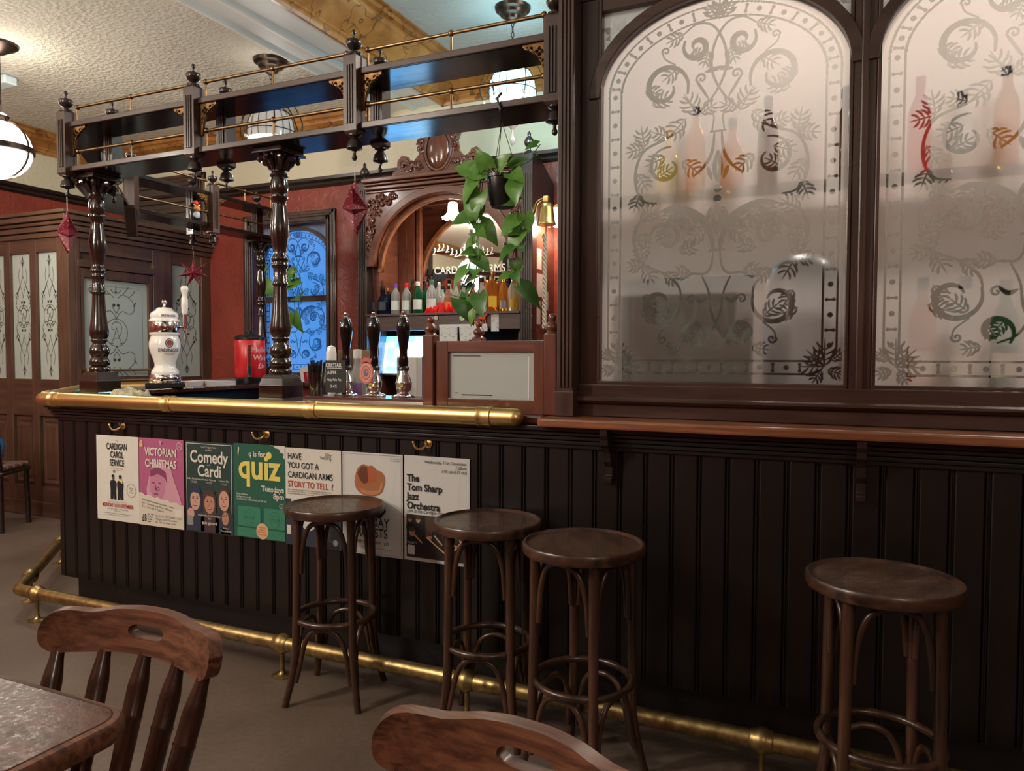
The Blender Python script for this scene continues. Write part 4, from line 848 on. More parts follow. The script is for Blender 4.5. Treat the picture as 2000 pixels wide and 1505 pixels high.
# ------------------------------------------------------------------ lobby porch with etched panes
def flat_pane(w,h,res,fn):
    nw=int(w/res)+1; nh=int(h/res)+1; M=np.zeros((nh,nw)); fn(M,res)
    Z,X=np.mgrid[0:nh,0:nw]; V=np.stack([X.ravel()*w/(nw-1),np.zeros(nw*nh),Z.ravel()*h/(nh-1)],-1); idx=np.arange(nw*nh).reshape(nh,nw)
    q=np.stack([idx[:-1,:-1],idx[:-1,1:],idx[1:,1:],idx[1:,:-1]],-1).reshape(-1,4)
    me=bpy.data.meshes.new('pane'); me.from_pydata(V.tolist(),[],q.tolist()); me.attributes.new('etch','FLOAT','POINT').data.foreach_set('value',M.ravel().astype(np.float32)); me.materials.append(PORCHGLASS); return me
def mono(M,res,cx,cz,s,W):
    k=lambda p,w=.006: stroke(M,res,[(cx+a*s,cz+b*s) for a,b in p],w*max(1,s/1.1),mirror=False)
    k([(-.05,-.09),(-.02,-.02),(.0,.05)]); k([(.05,-.09),(.02,-.02),(.0,.05)]); k([(-.03,-.045),(.03,-.045)]); k([(-.065,-.09),(-.035,-.09)]); k([(.035,-.09),(.065,-.09)])
    k([(-.045,.035),(-.04,.08),(.0,.10),(.045,.08),(.05,.03),(.04,-.01),(.02,-.03)]); k([(-.045,.035),(-.02,.03)])
def narrow(M,res):
    W=.25; c=.125
    def s(p,w=.0052): stroke(M,res,p,w,W=W)
    for f in (lambda z:z, lambda z:1.02-z):
        q=lambda L:[(a,f(b)) for a,b in L]
        s(q([(c,1.0),(c,.90),(c,.82)])); s(q([(c,.91),(c-.012,.94),(c-.025,.955)])); s(q([(c,.93),(c-.01,.96),(c,.995)]),.007)
        s(q([(c,.84),(c-.03,.77),(c-.065,.70),(c-.075,.695)])); s(q([(c-.04,.90),(c-.05,.84),(c-.04,.78),(c-.015,.72),(c,.66)])); stamp(M,res,c-.072,f(.70),.012); stamp(M,res,W-c+.072,f(.70),.012)
        s(q([(c-.04,.76),(c-.06,.72),(c-.085,.66),(c-.085,.61)])); s(q([(c-.085,.66),(c-.095,.69)]),.008); s(q([(c-.07,.65),(c-.06,.68)]),.008)
        s(q([(c-.085,.64),(c-.09,.60),(c-.07,.565),(c-.03,.56),(c,.60)])); s(q([(c,.64),(c,.60)])); stamp(M,res,c-.018,f(.625),.011); stamp(M,res,W-c+.018,f(.625),.011)
        s(q([(c,.60),(c-.012,.575),(c-.05,.55)]))
    for k in range(40):
        a=2*math.pi*k/40; 
    stroke(M,res,[(c+.072*math.cos(2*math.pi*k/24),.51+.092*math.sin(2*math.pi*k/24)) for k in range(25)],.005,mirror=False)
    mono(M,res,c,.505,.72,W)
def wide(M,res):
    W,H=.61,.80; c=W/2
    def s(p,w=.0065): stroke(M,res,p,w,W=W)
    for z in (.035,H-.05): stroke(M,res,[(.07,z),(W-.07,z)],.004,mirror=False)
    s([(.05,.06),(.05,H-.08)],.004)
    stroke(M,res,[(c+.105*math.cos(2*math.pi*k/24),.37+.115*math.sin(2*math.pi*k/24)) for k in range(25)],.006,mirror=False); mono(M,res,c,.365,.95,W)
    for sg in (1,-1):
        f=lambda z: .37+sg*(z-.37)
        q=lambda L:[(a,f(b)) for a,b in L]
        s(q([(c,.485),(c-.02,.52),(c-.06,.55),(c-.13,.53),(c-.17,.56),(c-.17,.62),(c-.12,.67),(c-.06,.69),(c-.02,.66)])); s(q([(c,.53),(c-.03,.58),(c-.02,.60)])); stamp(M,res,c-.02,f(.60),.014); stamp(M,res,W-c+.02,f(.60),.014)
        s(q([(c-.17,.60),(c-.19,.63)]),.011); s(q([(c-.06,.69),(c-.10,.73),(c-.12,.76)])); s(q([(c,.69),(c,.76)]),.009); s(q([(c,.72),(c-.02,.70),(c-.05,.73)]))
        s(q([(c-.12,.67),(c-.16,.70),(c-.18,.73)]))
    for z in (.06,H-.07): leaf(M,res,.06,z,45 if z<.2 else -45,.05,True)
NP=flat_pane(.25,1.02,.0032,narrow); WP=flat_pane(.61,.80,.004,wide)
po=thing('porch','brown wooden lobby porch with frosted etched panes','porch',kind=S)
PZ,PX_=brownw('Z'),brownw('X'); PY=brownw('Y'); yp=3.96
def panel(parent,a0,a1,z0,z1,axis,d,mt,name='panel'):
    """raised and fielded panel on the X or Y face"""
    rr=((0,.0),(.025,.014),(.05,.006),(.07,.012))
    b=B(); vs=[]; fs=[]
    for i,(in_,out) in enumerate(rr):
        for a,z in ((a0+in_,z0+in_),(a1-in_,z0+in_),(a1-in_,z1-in_),(a0+in_,z1-in_)): vs.append((a,d-out,z) if axis=='X' else (d+out,a,z))
    for i in range(len(rr)-1):
        for k in range(4): k2=(k+1)%4; fs.append((4*i+k,4*i+k2,4*i+4+k2,4*i+4+k))
    fs.append(tuple(range(4*len(rr)-4,4*len(rr)))); b.add(vs,fs); return b.build(name,mt,parent)
for x0,x1 in ((-7,-6.65),(-6.40,-6.32),(-6.07,-5.99),(-5.74,-5.60)): B().box(x0,x1,yp,yp+.06,.1,2.26).build('stile',PZ,po,bev=.004)
for z0,z1 in ((0,.24),(.82,1.12),(2.14,2.26)): B().box(-7,-5.605,yp+.004,yp+.06,z0,z1).build('rail',PX_,po,bev=.003)
B().box(-7,-5.62,yp+.03,yp+.05,.2,.85).build('backing',PX_,po)
B().box(-7,-5.59,yp-.012,yp+.05,0,.12).build('skirting',PX_,po,bev=.006)
for x in (-6.65,-6.32,-5.99):
    put('pane',NP,None,po,loc=(x,yp+.025,1.12)); panel(po,x+.0,x+.25,.25,.81,'X',yp+.03,PZ)
for x0,x1,y0,y1,z0,z1 in ((0,0,4.021,4.06,0,2.26),(0,0,4.75,4.95,0,2.26),(0,0,5.29,5.4,0,2.26)): B().box(-5.66,-5.60,y0,y1,z0,z1).build('stile',PZ,po,bev=.004)
B().box(-5.66,-5.604,4.05,5.4,2.14,2.26).build('rail',PY,po,bev=.003); B().box(-5.66,-5.595,4.04,4.77,2.02,2.08).build('transom',PY,po,bev=.006)
B().box(-5.65,-5.63,4.06,4.75,2.06,2.16).build('transom_panel',PY,po)
B().box(-5.66,-5.604,4.94,5.30,.0,1.12).build('rail',PY,po,bev=.003)
o=put('pane',NP,None,po,loc=(-5.63,4.98,1.12)); o.rotation_euler=(0,0,math.pi/2); o.scale=(1.22,1,1)
dr=B().box(-5.645,-5.605,4.065,4.095,.02,2.015).box(-5.645,-5.605,4.70,4.745,.02,2.015).box(-5.645,-5.605,4.09,4.71,1.94,2.015).box(-5.645,-5.605,4.09,4.71,.02,1.13).build('door',PZ,po,bev=.003)
o=put('door_pane',WP,None,dr,loc=(-5.625,4.09,1.135)); o.rotation_euler=(0,0,math.pi/2)
for z in (1.19,1.105):
    r=B().tube([(-5.55,4.07,z),(-5.55,4.74,z)],.011,10); r.build('push_rail',BRASS,dr,40)
    for y in (4.075,4.735): B().tube([(-5.605,y,z),(-5.55,y,z)],.012,10).ball((-5.545,y,z),.018,10,8).build('rail_end',metal('copper_end',(.45,.2,.1),(.7,.35,.2),.25),dr,40)
for z0,z1,d in ((2.25,2.29,.02),(2.295,2.335,.04),(2.34,2.365,.055),(2.37,2.41,.085),(2.413,2.44,.11)):
    B().prism([(-7,yp-d),(-5.6+d,yp-d),(-5.6+d,5.4),(-5.7,5.4),(-5.7,yp+.1),(-7,yp+.1)],'XY',z0,z1).build('cornice',PX_,po,bev=.005)
B().box(-7,-5.62,yp+.06,5.4,2.40,2.43).build('roof',PX_,po)
# ------------------------------------------------------------------ emergency light and far chair
ex=thing('emergency_light','slim emergency light with a green indicator on the cream ceiling','light',(-5.90,3.62,3.4),math.radians(0))
B().box(-.2,.2,-.06,.06,-.012,0).build('base_plate',plain('grey_metal',(.4,.4,.4),.4),ex,bev=.002); B().box(-.19,.19,-.05,.05,-.075,-.012).build('diffuser',plain('prismatic_plastic',(.55,.66,.68),.2),ex,bev=.012); B().box(-.02,.0,-.052,-.02,-.078,-.03).build('indicator',emit('green_led',(.05,1,.5),4),ex)
fc=thing('dining_chair','dark wooden chair with striped seat by the porch','chair',(-5.93,3.52,0),math.radians(210))
for sx in (-1,1):
    B().tube([(sx*.19,.19,0),(sx*.185,.18,.44),(sx*.18,.22,.85)],.019,8).build('leg',DZ,fc,60); B().tube([(sx*.19,-.18,0),(sx*.185,-.17,.43)],.019,8).build('leg',DZ,fc,60)
B().box(-.21,.21,-.2,.2,.42,.45).build('seat',DX,fc,bev=.01)
B().prism([(-.20,.19),(-.1,.235),(.1,.235),(.20,.19),(.20,.215),(.1,.26),(-.1,.26),(-.20,.215)],'XY',.70,.86).build('back_rail',DX,fc,bev=.006)
def stripes():
    m,nt,b=mat('striped_fabric'); v=coords(nt,'Object',(1,1,1)); w=nt.nodes.new('ShaderNodeTexWave'); w.inputs['Scale'].default_value=7; nt.links.new(v,w.inputs['Vector'])
    nt.links.new(ramp(nt,w.outputs['Color'],[(.2,(.25,.2,.15)),(.45,(.02,.02,.03)),(.7,(.22,.06,.04))]),b.inputs['Base Color']); setp(b,rough=.9); return m
tag(B().box(-.2,.2,-.19,.19,.45,.49).xf(Matrix.Translation((-5.93,3.52,0))@Matrix.Rotation(math.radians(210),4,'Z')).build('seat_cushion',stripes(),None,bev=.015),'striped cushion on the dark chair by the porch','cushion')
bg=B().ball((-5.88,3.50,.60),.12,16,10,(1.0,.9,.95)); bg.v=[(x+.012*math.sin(37*z+11*y),y+.012*math.sin(29*x+17*z),max(.491,z+.01*math.sin(31*x))) for x,y,z in bg.v]
tag(bg.build('plastic_bag',plain('blue_plastic_bag',(.02,.16,.38),.25,coat=.4),None,50),'bright blue plastic bag on the chair by the porch','bag')
# ------------------------------------------------------------------ back bar
MX,MZ,MY=maho('X'),maho('Z'),maho('Y')
bb=thing('back_bar','carved mahogany back bar with arched mirror and oval crest','cabinet')
yb=4.95
for x0,x1,mt_ in ((-3.57,-3.483,DZ),(-2.155,-2.064,DZ)):
    o=B().box(x0,x1,yb,yb+.09,.95,2.68 if x0<-3 else 2.76).build('post',mt_,bb,bev=.003)
    for k in range(4): q=x0+.012+k*.017; B().prism([(q,yb+.001),(q+.002,yb-.006),(q+.009,yb-.006),(q+.011,yb+.001)],'XY',1.0,2.62).build('flute',mt_,o)
    zt=2.68 if x0<-3 else 2.76; xc=(x0+x1)/2
    B().lathe([(.05,zt),(.035,zt+.02),(.014,zt+.03),(.012,zt+.05),(.03,zt+.065),(.038,zt+.085),(.03,zt+.11),(.012,zt+.13),(.014,zt+.15),(.0,zt+.17)],14,(xc,yb+.045,0)).build('finial',mt_,o,40)
for z0,z1,d in ((2.585,2.605,.01),(2.608,2.635,.03),(2.638,2.655,.045),(2.658,2.69,.07)): B().box(-3.483,-2.155,yb-d,yb+.1,z0,z1).build('cornice',MX,bb,bev=.006)
ac=-2.82
sp_o=[(-3.483,2.02),(-3.483,2.59),(-2.155,2.59),(-2.155,2.02)]
ar=arch_pts(ac,.60,2.02,.54,24)
put('arch_spandrel',curve_mesh([sp_o+ar],.05,.002),MX,bb,loc=(0,yb+.03,0))
put('arch_moulding',curve_mesh([arch_pts(ac,.585,2.02,.525,24)+arch_pts(ac,.63,2.02,.57,24)[::-1]],.025,.004),MX,bb,loc=(0,yb-.005,0))
put('arch_moulding',curve_mesh([arch_pts(ac,.56,1.98,.53,24)+arch_pts(ac,.59,1.98,.56,24)[::-1]],.03,.003),edgew('X'),bb,loc=(0,yb+.07,0))
def carve(parent,x,z,y,w,h,seed,n=9,name='carving',flip=1):
    r=random.Random(seed); b=B()
    for i in range(n):
        a=r.uniform(0,6.28); cx=x+r.uniform(-.5,.5)*w; cz=z+r.uniform(-.5,.5)*h; R=r.uniform(.018,.034); 
        pts=[(cx+(R*(1-t/9))*math.cos(a+flip*t*.75),y-.004-.010*math.sin(t*.3),cz+(R*(1-t/9))*math.sin(a+flip*t*.75)) for t in range(9)]
        b.tube(pts,[.009-.0006*t for t in range(9)],6)
    return b.build(name,MX,parent,50)
for sg in (-1,1):
    for k,(dx,dz,w,h) in enumerate(((.59,.45,.10,.12),(.62,.30,.05,.14),(.635,.15,.02,.16),(.47,.515,.16,.05))): carve(bb,ac+sg*dx,2.02+dz,yb,w,h,20+k+sg,13,'carving',sg)
B().box(-3.483,-3.43,yb+.09,5.36,.95,2.59).build('side_panel',MY,bb); B().box(-2.21,-2.155,yb+.09,5.36,.95,2.59).build('side_panel',MY,bb)
B().box(-3.483,-2.155,yb+.05,5.36,2.57,2.59).build('soffit',MX,bb)
B().box(-3.43,-2.21,5.34,5.39,.95,2.59).build('back_panel',MZ,bb); 
for x in (-3.425,-3.345): B().box(x,x+.078,5.318,5.342,1.643,2.57).build('back_board',MZ,bb,bev=.004)
MIR=plain('mirror_silver',(.82,.82,.80),.02,1)
mi=curve_mesh([[(-3.22,1.66),(-3.22,2.55),(-2.25,2.55),(-2.25,1.66)]],.004); put('mirror',mi,MIR,bb,loc=(0,5.335,0))
put('mirror_frame',curve_mesh([[(-3.245,1.645),(-3.245,2.57),(-2.225,2.57),(-2.225,1.645)],[(-3.215,1.67),(-3.215,2.545),(-2.255,2.545),(-2.255,1.67)]],.02,.003),MX,bb,loc=(0,5.325,0))
put('mirror_lettering',text_mesh('CARDIGAN ARMS',.085,sx=.95,align='CENTER',bold=.004),plain('etched_white',(.75,.75,.7),.5),bb,loc=(ac+.05,5.33,1.98))
sprig=B()
for k in range(14):
    x=ac-.28+.04*k; z=2.14+.03*math.sin(k*.9); sprig.tube(bez([(x,5.33,z),(x+.02,5.33,z+.03),(x+.015,5.33,z+.055)],3),.004,5); sprig.tube(bez([(x,5.33,z),(x+.03,5.33,z+.005)],3),.003,5)
sprig.build('mirror_etching',plain('etched_white',(.75,.75,.7),.5),bb)
B().box(-3.483,-2.155,yb-.02,5.36,1.625,1.643).build('bottle_shelf',frame('X'),bb,bev=.003); B().box(-3.483,-2.155,yb,yb+.03,1.513,1.625).build('shelf_fascia',frame('X'),bb,bev=.003)
# crest
cr=[(-.40,0),(-.385,.03),(-.35,.045),(-.345,.10),(-.31,.135),(-.27,.125),(-.255,.09),(-.21,.085),(-.16,.13),(-.145,.20),(-.17,.25),(-.16,.29),(-.20,.33),(-.17,.36),(-.12,.34),(-.06,.385),(0,.395)]
cr=[(a*1.03,b*1.14) for a,b in cr]
cr2=cr+[(-a,b) for a,b in cr[::-1][1:]]
hol=[[(s_*(.30+.018*math.cos(k)),.075+.018*math.sin(k)) for k in np.linspace(0,6,10)][::-1] for s_ in (-1,1)]+[[(s_*(.225+.012*math.cos(k)),.05+.012*math.sin(k)) for k in np.linspace(0,6,8)][::-1] for s_ in (-1,1)]
cb=put('crest_board',curve_mesh([cr2]+hol,.04,.003),MX,bb,loc=(ac,yb,2.69))
B().ball((0,-.02,.17),.105,20,14,(.92,.32,1.36)).build('cartouche',wood('polished_mahogany',(.10,.028,.014),(.16,.05,.026),'Z',.14,coat=.8),cb,60)
B().tube([(.108*math.cos(2*math.pi*k/30),-.025,.17+.155*math.sin(2*math.pi*k/30)) for k in range(30)],.012,8,closed=True).build('cartouche_ring',MX,cb,50); B().tube([(.126*math.cos(2*math.pi*k/30),-.022,.17+.175*math.sin(2*math.pi*k/30)) for k in range(30)],.008,8,closed=True).build('cartouche_ring',MX,cb,50)
for sg in (-1,1):
    B().tube([(sg*(.30-(.055-.0035*t)*math.cos(t*.8)),-.022,.075+(.055-.0035*t)*math.sin(t*.8)) for t in range(14)],.009,8).build('scroll',MX,cb,50)
    carve(cb,sg*.20,.06,-.02,.14,.05,5+sg,14,'carving',sg); carve(cb,sg*.15,.25,-.02,.03,.20,9+sg,14,'carving',sg); carve(cb,sg*.06,.41,-.02,.09,.03,13+sg,6,'carving',sg)
# right flank
fl=B().box(-2.155,-2.07,yb+.09,5.4,.95,2.45).build('flank_panel',MY,bb); B().prism([(yb+.09,2.45),(5.4,2.45),(5.4,2.62),(yb+.09,2.80)],'YZ',-2.11,-2.07).build('flank_gable',DY,bb,bev=.004)
for z0,z1,y0,y1 in ((1.95,2.10,5.0,5.14),(1.75,1.92,5.02,5.16),(1.55,1.72,5.0,5.12),(1.66,1.80,5.18,5.28)): B().box(-2.0695,-2.068,y0,y1,z0,z1).build('pinned_note',plain('pinkish_paper',(.5,.38,.33),.7),bb)
# back counter and black panel in place of the shaded void behind the tills
bc=thing('back_counter','black back counter below the bottle shelf','counter')
B().box(-3.9,-1.75,4.45,5.39,.90,.95).build('worktop',BLACK,bc,bev=.004); B().box(-3.9,-1.75,4.5,5.39,0,.9).build('cupboard',BLACK,bc); B().box(-3.42,-2.22,5.30,5.338,.95,1.51).build('void_panel',BLACK,bc)  # last box: black sheet painting the shade under the bottle shelf
wt=thing('serving_worktop','dark serving worktop on the staff side of the bar','counter')
B().box(-3.5,-1.0,2.83,3.3,.90,.94).build('worktop',BLACK,wt,bev=.004); B().box(-3.45,-1.0,2.86,3.26,0,.9).build('cupboard',BLACK,wt)
# tulip lamps
def tulip(loc,label,w,drop):
    t=thing('tulip_lamp',label,'lamp',loc,group='frilled glass tulip lamps'); n=24; vs=[];fs=[]
    lv=[(.03,.0),(.036,-.01),(.038,-.04),(.042,-.07),(.055,-.095),(.075,-.115),(.082,-.125)]
    for i,(r,z) in enumerate(lv):
        for k in range(n): a=2*math.pi*k/n; q=1+(.07*math.cos(8*a) if i>=5 else 0); vs.append((r*q*math.cos(a),r*q*math.sin(a),z+(.012*math.cos(8*a) if i==6 else 0)))
    for i in range(len(lv)-1):
        for k in range(n): k2=(k+1)%n; fs.append((i*n+k,i*n+k2,i*n+n+k2,i*n+n+k))
    B().add(vs,fs).build('shade',emit('tulip_glow',(1,.93,.8),6),t,60); B().lathe([(.012,drop),(.012,.02),(.03,.012),(.032,-.004)],12).build('gallery',BRASS,t,40); point(t,(0,0,-.14),w,(1,.80,.58),.04); return t
tulip((-2.80,5.12,2.50),'frilled white tulip lamp glowing under the mirror arch',18,.07)
tulip((-1.96,5.16,2.40),'frilled white tulip lamp glowing beside the brass bell',12,.02)
B().tube([(-1.96,5.16,2.42),(-1.98,5.3,2.44),(-1.99,5.39,2.44)],.008,8).build('wall_arm',BRASS,bb,40)
# ------------------------------------------------------------------ bottles on the back bar
def bx(px,y): return -y*math.tan(math.radians(24.15)-math.atan((px-1000)/1460))
PURP=plain('purple_cap',(.12,.04,.3),.35); COPP=plain('copper_cap',(.5,.2,.08),.3,.8); WLAB=plain('white_label',(.68,.68,.64),.6); YLAB=plain('yellow_label',(.75,.45,.03),.6); RLAB=plain('red_label',(.6,.05,.05),.6); OLAB=plain('orange_label',(.8,.2,.03),.6); DLAB=plain('dark_label',(.03,.04,.05),.5); ZLAB=plain('grey_patterned_label',(.3,.32,.3),.6); BLAB=plain('blue_label',(.05,.12,.2),.5); PKLAB=plain('peach_label',(.6,.3,.18),.6)
BT=[(731,'squat','black_glass',COPP,DLAB,'squat black bottle with copper pourer, first on the shelf',1.0,True),(749,'squat','navy_glass',CAPB,DLAB,'squat navy bottle with a black pourer',1.0,True),(759,'gin','navy_glass',COPP,None,'slim navy bottle with copper cap',.9,False),(773,'gin','clear_spirit',PURP,WLAB,'clear gin bottle with a purple cap',1.05,False),(794,'gin','clear_spirit',CAPR,WLAB,'clear gin bottle with a red cap',1.05,False),(816,'gin','green_glass',WLAB,WLAB,'dark green bottle with a pale cap',1.08,False),(830,'tall','green_glass',CAPB,None,'slim green bottle behind the dark green one',.8,False),(843,'gin','clear_spirit',plain('green_cap',(.05,.18,.1),.4),WLAB,'clear gin bottle with a green cap',1.12,False),(864,'round','clear_spirit',CAPB,RLAB,'bottle with a red label behind the red tissue',.85,False),(876,'round','pink_spirit',CAPB,OLAB,'bottle with an orange label behind the red tissue',.85,False),(890,'tall','clear_spirit',CAPB,ZLAB,'tall bottle with a grey patterned label',.85,False),(906,'round','clear_spirit',CAPB,BLAB,'bottle with a blue label behind the pothos',.9,False),(922,'round','pink_spirit',CAPB,PKLAB,'bottle with a peach label behind the pothos',.9,False),(941,'round','clear_spirit',CAPB,WLAB,'stout clear bottle with a black stopper',1.05,False),(962,'square','amber_spirit',GOLD,YLAB,'square amber bottle with a yellow label',1.15,False),(983,'tall','golden_spirit',GOLD,WLAB,'tall golden bottle with two white labels',.92,False),(1001,'tall','clear_spirit',GOLD,YLAB,'slim clear bottle with a gold cap at the shelf end',.88,False),(1011,'tall','yellow_spirit',GOLD,None,'slim yellowish bottle at the shelf end',.85,False)]
for px,kd,lq,cp,lb,lbl,s_,pr in BT:
    y=5.08+(.1 if kd=='tall' and px<1000 else 0); bottle(lbl,(bx(px,y),y,1.643),kd,LQ[lq],cp,lb,'bottles on the back bar shelf',math.radians(25),s_,pour=pr)
for px,y,kd,lq,lbl in ((806,5.24,'tall','dark_spirit','dark bottle standing in the back row beside the mirror'),(858,5.25,'tall','clear_spirit','clear bottle in the back row behind the red label'),(952,5.25,'tall','amber_spirit','amber bottle in the back row of the shelf')): bottle(lbl,(bx(px,y),y,1.643),kd,LQ[lq],CAPB,None,'bottles on the back bar shelf',0,.95)
r=random.Random(5); ts=B()
for i in range(46):
    x=r.uniform(-.19,.19); h=r.uniform(.03,.075)*(1-abs(x)*2.2); a=r.uniform(0,3.1); c_,s_=.022*math.cos(a),.022*math.sin(a); y=r.uniform(-.03,.03)
    ts.add([(x-c_,y-s_,0),(x+c_,y+s_,0),(x+c_*.7+.012,y+s_*.7-.012,h),(x-c_*.5+.01,y-s_*.5,h*1.1),(x,y+.015,h*.5)],[(0,1,2,3),(1,4,2),(0,4,3),(0,1,4)])
tag(ts.build('tissue_garland',plain('bright_red_tissue',(.85,.01,.012),.6),None,loc=(bx(878,4.98),4.975,1.643)),'crumpled bright red tissue garland on the bottle shelf','garland')
nr=thing('note_rail','white order rail with hanging paper slips on the shelf fascia','rail',(bx(857,4.93),4.945,1.545))
B().box(0,.40,-.012,.002,-.012,.008).build('rail',plain('white_plastic',(.6,.6,.58),.5),nr,bev=.002)
def slipmat():
    m,nt,b=mat('scribbled_paper'); v=coords(nt,'Object',(30,1,160)); f=noise(nt,1.0,3,v); nt.links.new(ramp(nt,f,[(.36,(.25,.27,.3)),(.44,(.62,.62,.6))]),b.inputs['Base Color']); setp(b,rough=.8); return m
SLIP=slipmat()
for x,w_,h_,tz in ((.005,.08,.14,.0),(.075,.085,.17,.01),(.175,.075,.16,-.05),(.25,.09,.10,0),(.33,.08,.04,0)): o=B().box(0,w_,-.0012,0,-h_,-.004).build('paper_slip',SLIP,nr,loc=(x,-.0135-x*.012,-.006)); o.rotation_euler=(0,tz,0)
tag(B().box(0,.062,0,.0015,-.14,0).build('paper_card',SLIP,None,loc=(bx(959,4.945),4.945,1.637)),'doodled white card pinned to the shelf fascia','card')
tag(B().lathe([(.022,0),(.022,-.006),(.0,-.008)],14,(0,0,0),'Y').build('badge',plain('pale_green_badge',(.45,.6,.4),.5),None,40,loc=(bx(902,4.94),4.948,1.60)),'round pale green badge on the shelf fascia','badge')
tag(B().lathe([(.018,0),(.018,-.006),(.0,-.008)],14,(0,0,0),'Y').build('badge',plain('pale_cream_badge',(.55,.5,.4),.5),None,40,loc=(bx(851,4.94),4.948,1.605)),'round cream badge on the shelf fascia','badge')
hs=B().tube([(-.03,0,.02),(.0,0,.03),(.03,0,.025)],.012,8).tube([(.025,0,.03),(.04,0,.055),(.05,0,.05)],.008,8)
for x in (-.028,-.012,.014,.03): hs.tube([(x,0,.02),(x*1.1,0,-.012)],.005,6)
ORT=plain('orange_toy',(.8,.07,.015),.45); tag(hs.build('toy_horse',ORT,None,60,loc=(bx(940,4.94),4.938,1.566)),'tiny orange toy horse on the order rail','toy')
tag(B().tube([(-.02,0,.006),(0,0,.02),(.02,0,.008)],.008,8).ball((.022,0,.012),.009).build('toy_animal',ORT,None,60,loc=(bx(926,4.94),4.938,1.553)),'tiny orange toy animal lying beside the toy horse','toy')
# ------------------------------------------------------------------ till
ti=thing('till_screen','tilted till screen glowing cyan behind the hand pumps','screen',(-3.24,5.14,.95))
B().box(-.12,.12,-.09,.1,0,.02).box(-.04,.04,0,.05,.02,.3).build('stand',BLACK,ti,bev=.005)
sc_=B().box(-.24,.24,-.02,.02,-.02,.325).build('bezel',BLACK,ti,bev=.006); sc_.location=(0,-.03,.222); sc_.rotation_euler=(math.radians(-12),0,0)
def sq(x0,x1,z0,z1,mt_,d=0): return B().box(x0,x1,-.0215-d,-.0205-d,z0,z1).build('display',mt_,sc_)
CY=emit('screen_cyan',(.04,.40,.95),9.0); sq(-.22,.22,.0,.305,CY); WE=emit('screen_white',(.32,.68,1),9); BE=emit('screen_blue',(.02,.2,.85),6); KE=emit('screen_pink',(.9,.2,.5),3)
for x0,x1,z0,z1,mt_ in ((-.16,-.10,.215,.255,WE),(-.09,-.02,.215,.255,BE),(-.01,.07,.215,.255,WE),(.08,.21,.02,.295,WE),(-.09,.07,.12,.20,WE),(-.16,-.10,.07,.09,KE),(-.16,-.02,.02,.05,BE),(-.20,-.17,.02,.25,WE),(.09,.19,.13,.16,BE),(0,.07,.06,.1,BE)): sq(x0,x1,z0,z1,mt_,.001)
# ------------------------------------------------------------------ beer font, cloth, mats
ft=thing('beer_font','white ceramic beer font with chrome band on the side counter','beer tap',(-4.17,3.62,1.10),math.radians(48))
B().box(-.12,.12,-.11,.11,0,.035).build('drip_base',BLACK,ft,bev=.006)
z0=.035
B().lathe([(.103,z0),(.103,z0+.012),(.096,z0+.02),(.098,z0+.03),(.092,z0+.05),(.085,z0+.055)],28).build('chrome_foot',CHROME,ft,40)
B().lathe([(.085,z0+.055),(.088,z0+.07),(.078,z0+.085),(.066,z0+.105),(.066,z0+.125),(.076,z0+.16),(.092,z0+.205),(.099,z0+.24),(.098,z0+.265),(.090,z0+.295),(.084,z0+.31),(.094,z0+.32),(.094,z0+.33)],28).build('body',WHITE,ft,50)
B().lathe([(.089,z0+.33),(.092,z0+.335),(.092,z0+.40),(.089,z0+.405)],28).build('chrome_band',CHROME,ft,40)
B().lathe([(.095,z0+.405),(.095,z0+.417),(.086,z0+.425),(.09,z0+.445),(.082,z0+.465),(.06,z0+.478),(.052,z0+.488),(.045,z0+.497),(0,z0+.50)],28).build('lid',WHITE,ft,50)
B().lathe([(.014,z0+.497),(.008,z0+.505),(.008,z0+.515),(.018,z0+.525),(.02,z0+.535),(.014,z0+.548),(0,z0+.55)],14).build('knob',CHROME,ft,40)
hd=B().lathe([(.012,.0),(.018,.01),(.022,.06),(.021,.10),(.016,.13),(.024,.16),(.026,.175),(.018,.19),(0,.194)],16).build('tap_handle',WHITE,ft,50); hd.location=(.125,-.02,z0+.455)
B().tube([(.09,-.02,z0+.37),(.125,-.02,z0+.375),(.13,-.02,z0+.36),(.13,-.02,z0+.29)],.011,10).tube([(.125,-.02,z0+.36),(.125,-.02,z0+.455)],.014,10).build('tap',CHROME,ft,50)
def wrap(me,R,dx=0):  # bend lettering round the vessel
    for v in me.vertices: a=(v.co.x+dx)/R-math.pi/2; z=v.co.z; v.co=(R*math.cos(a),R*math.sin(a),z)
    return me
NAV=plain('ink_navy',(.02,.02,.05),.4)
put('lettering',wrap(text_mesh('ERDINGER',.03,align='CENTER',bold=.012),.1005,.03),NAV,ft,loc=(0,0,z0+.205)); put('lettering',wrap(text_mesh('Weissbier',.018,align='CENTER',shear=.2),.097,.03),plain('ink_wine',(.3,.05,.05),.4),ft,loc=(0,0,z0+.185)); put('lettering',wrap(text_mesh('ERDINGER',.02,align='CENTER',bold=.01),.0905,.03),NAV,ft,loc=(0,0,z0+.436))
em=curve_mesh([oval(0,0,.026,.03),oval(0,0,.021,.025)],.0); put('emblem',wrap(em,.1005,.03),NAV,ft,loc=(0,0,z0+.262)); em=curve_mesh([oval(0,0,.017,.02)],0); put('emblem',wrap(em,.1005,.03),plain('ink_wine',(.3,.05,.05),.4),ft,loc=(0,0,z0+.262))
def checkm():
    m,nt,b=mat('checked_cloth'); c=nt.nodes.new('ShaderNodeTexChecker'); c.inputs['Scale'].default_value=150; nt.links.new(coords(nt,'Object'),c.inputs['Vector']); c.inputs['Color1'].default_value=(.50,.46,.33,1); c.inputs['Color2'].default_value=(.25,.23,.15,1); nt.links.new(c.outputs['Color'],b.inputs['Base Color']); setp(b,rough=.95); return m
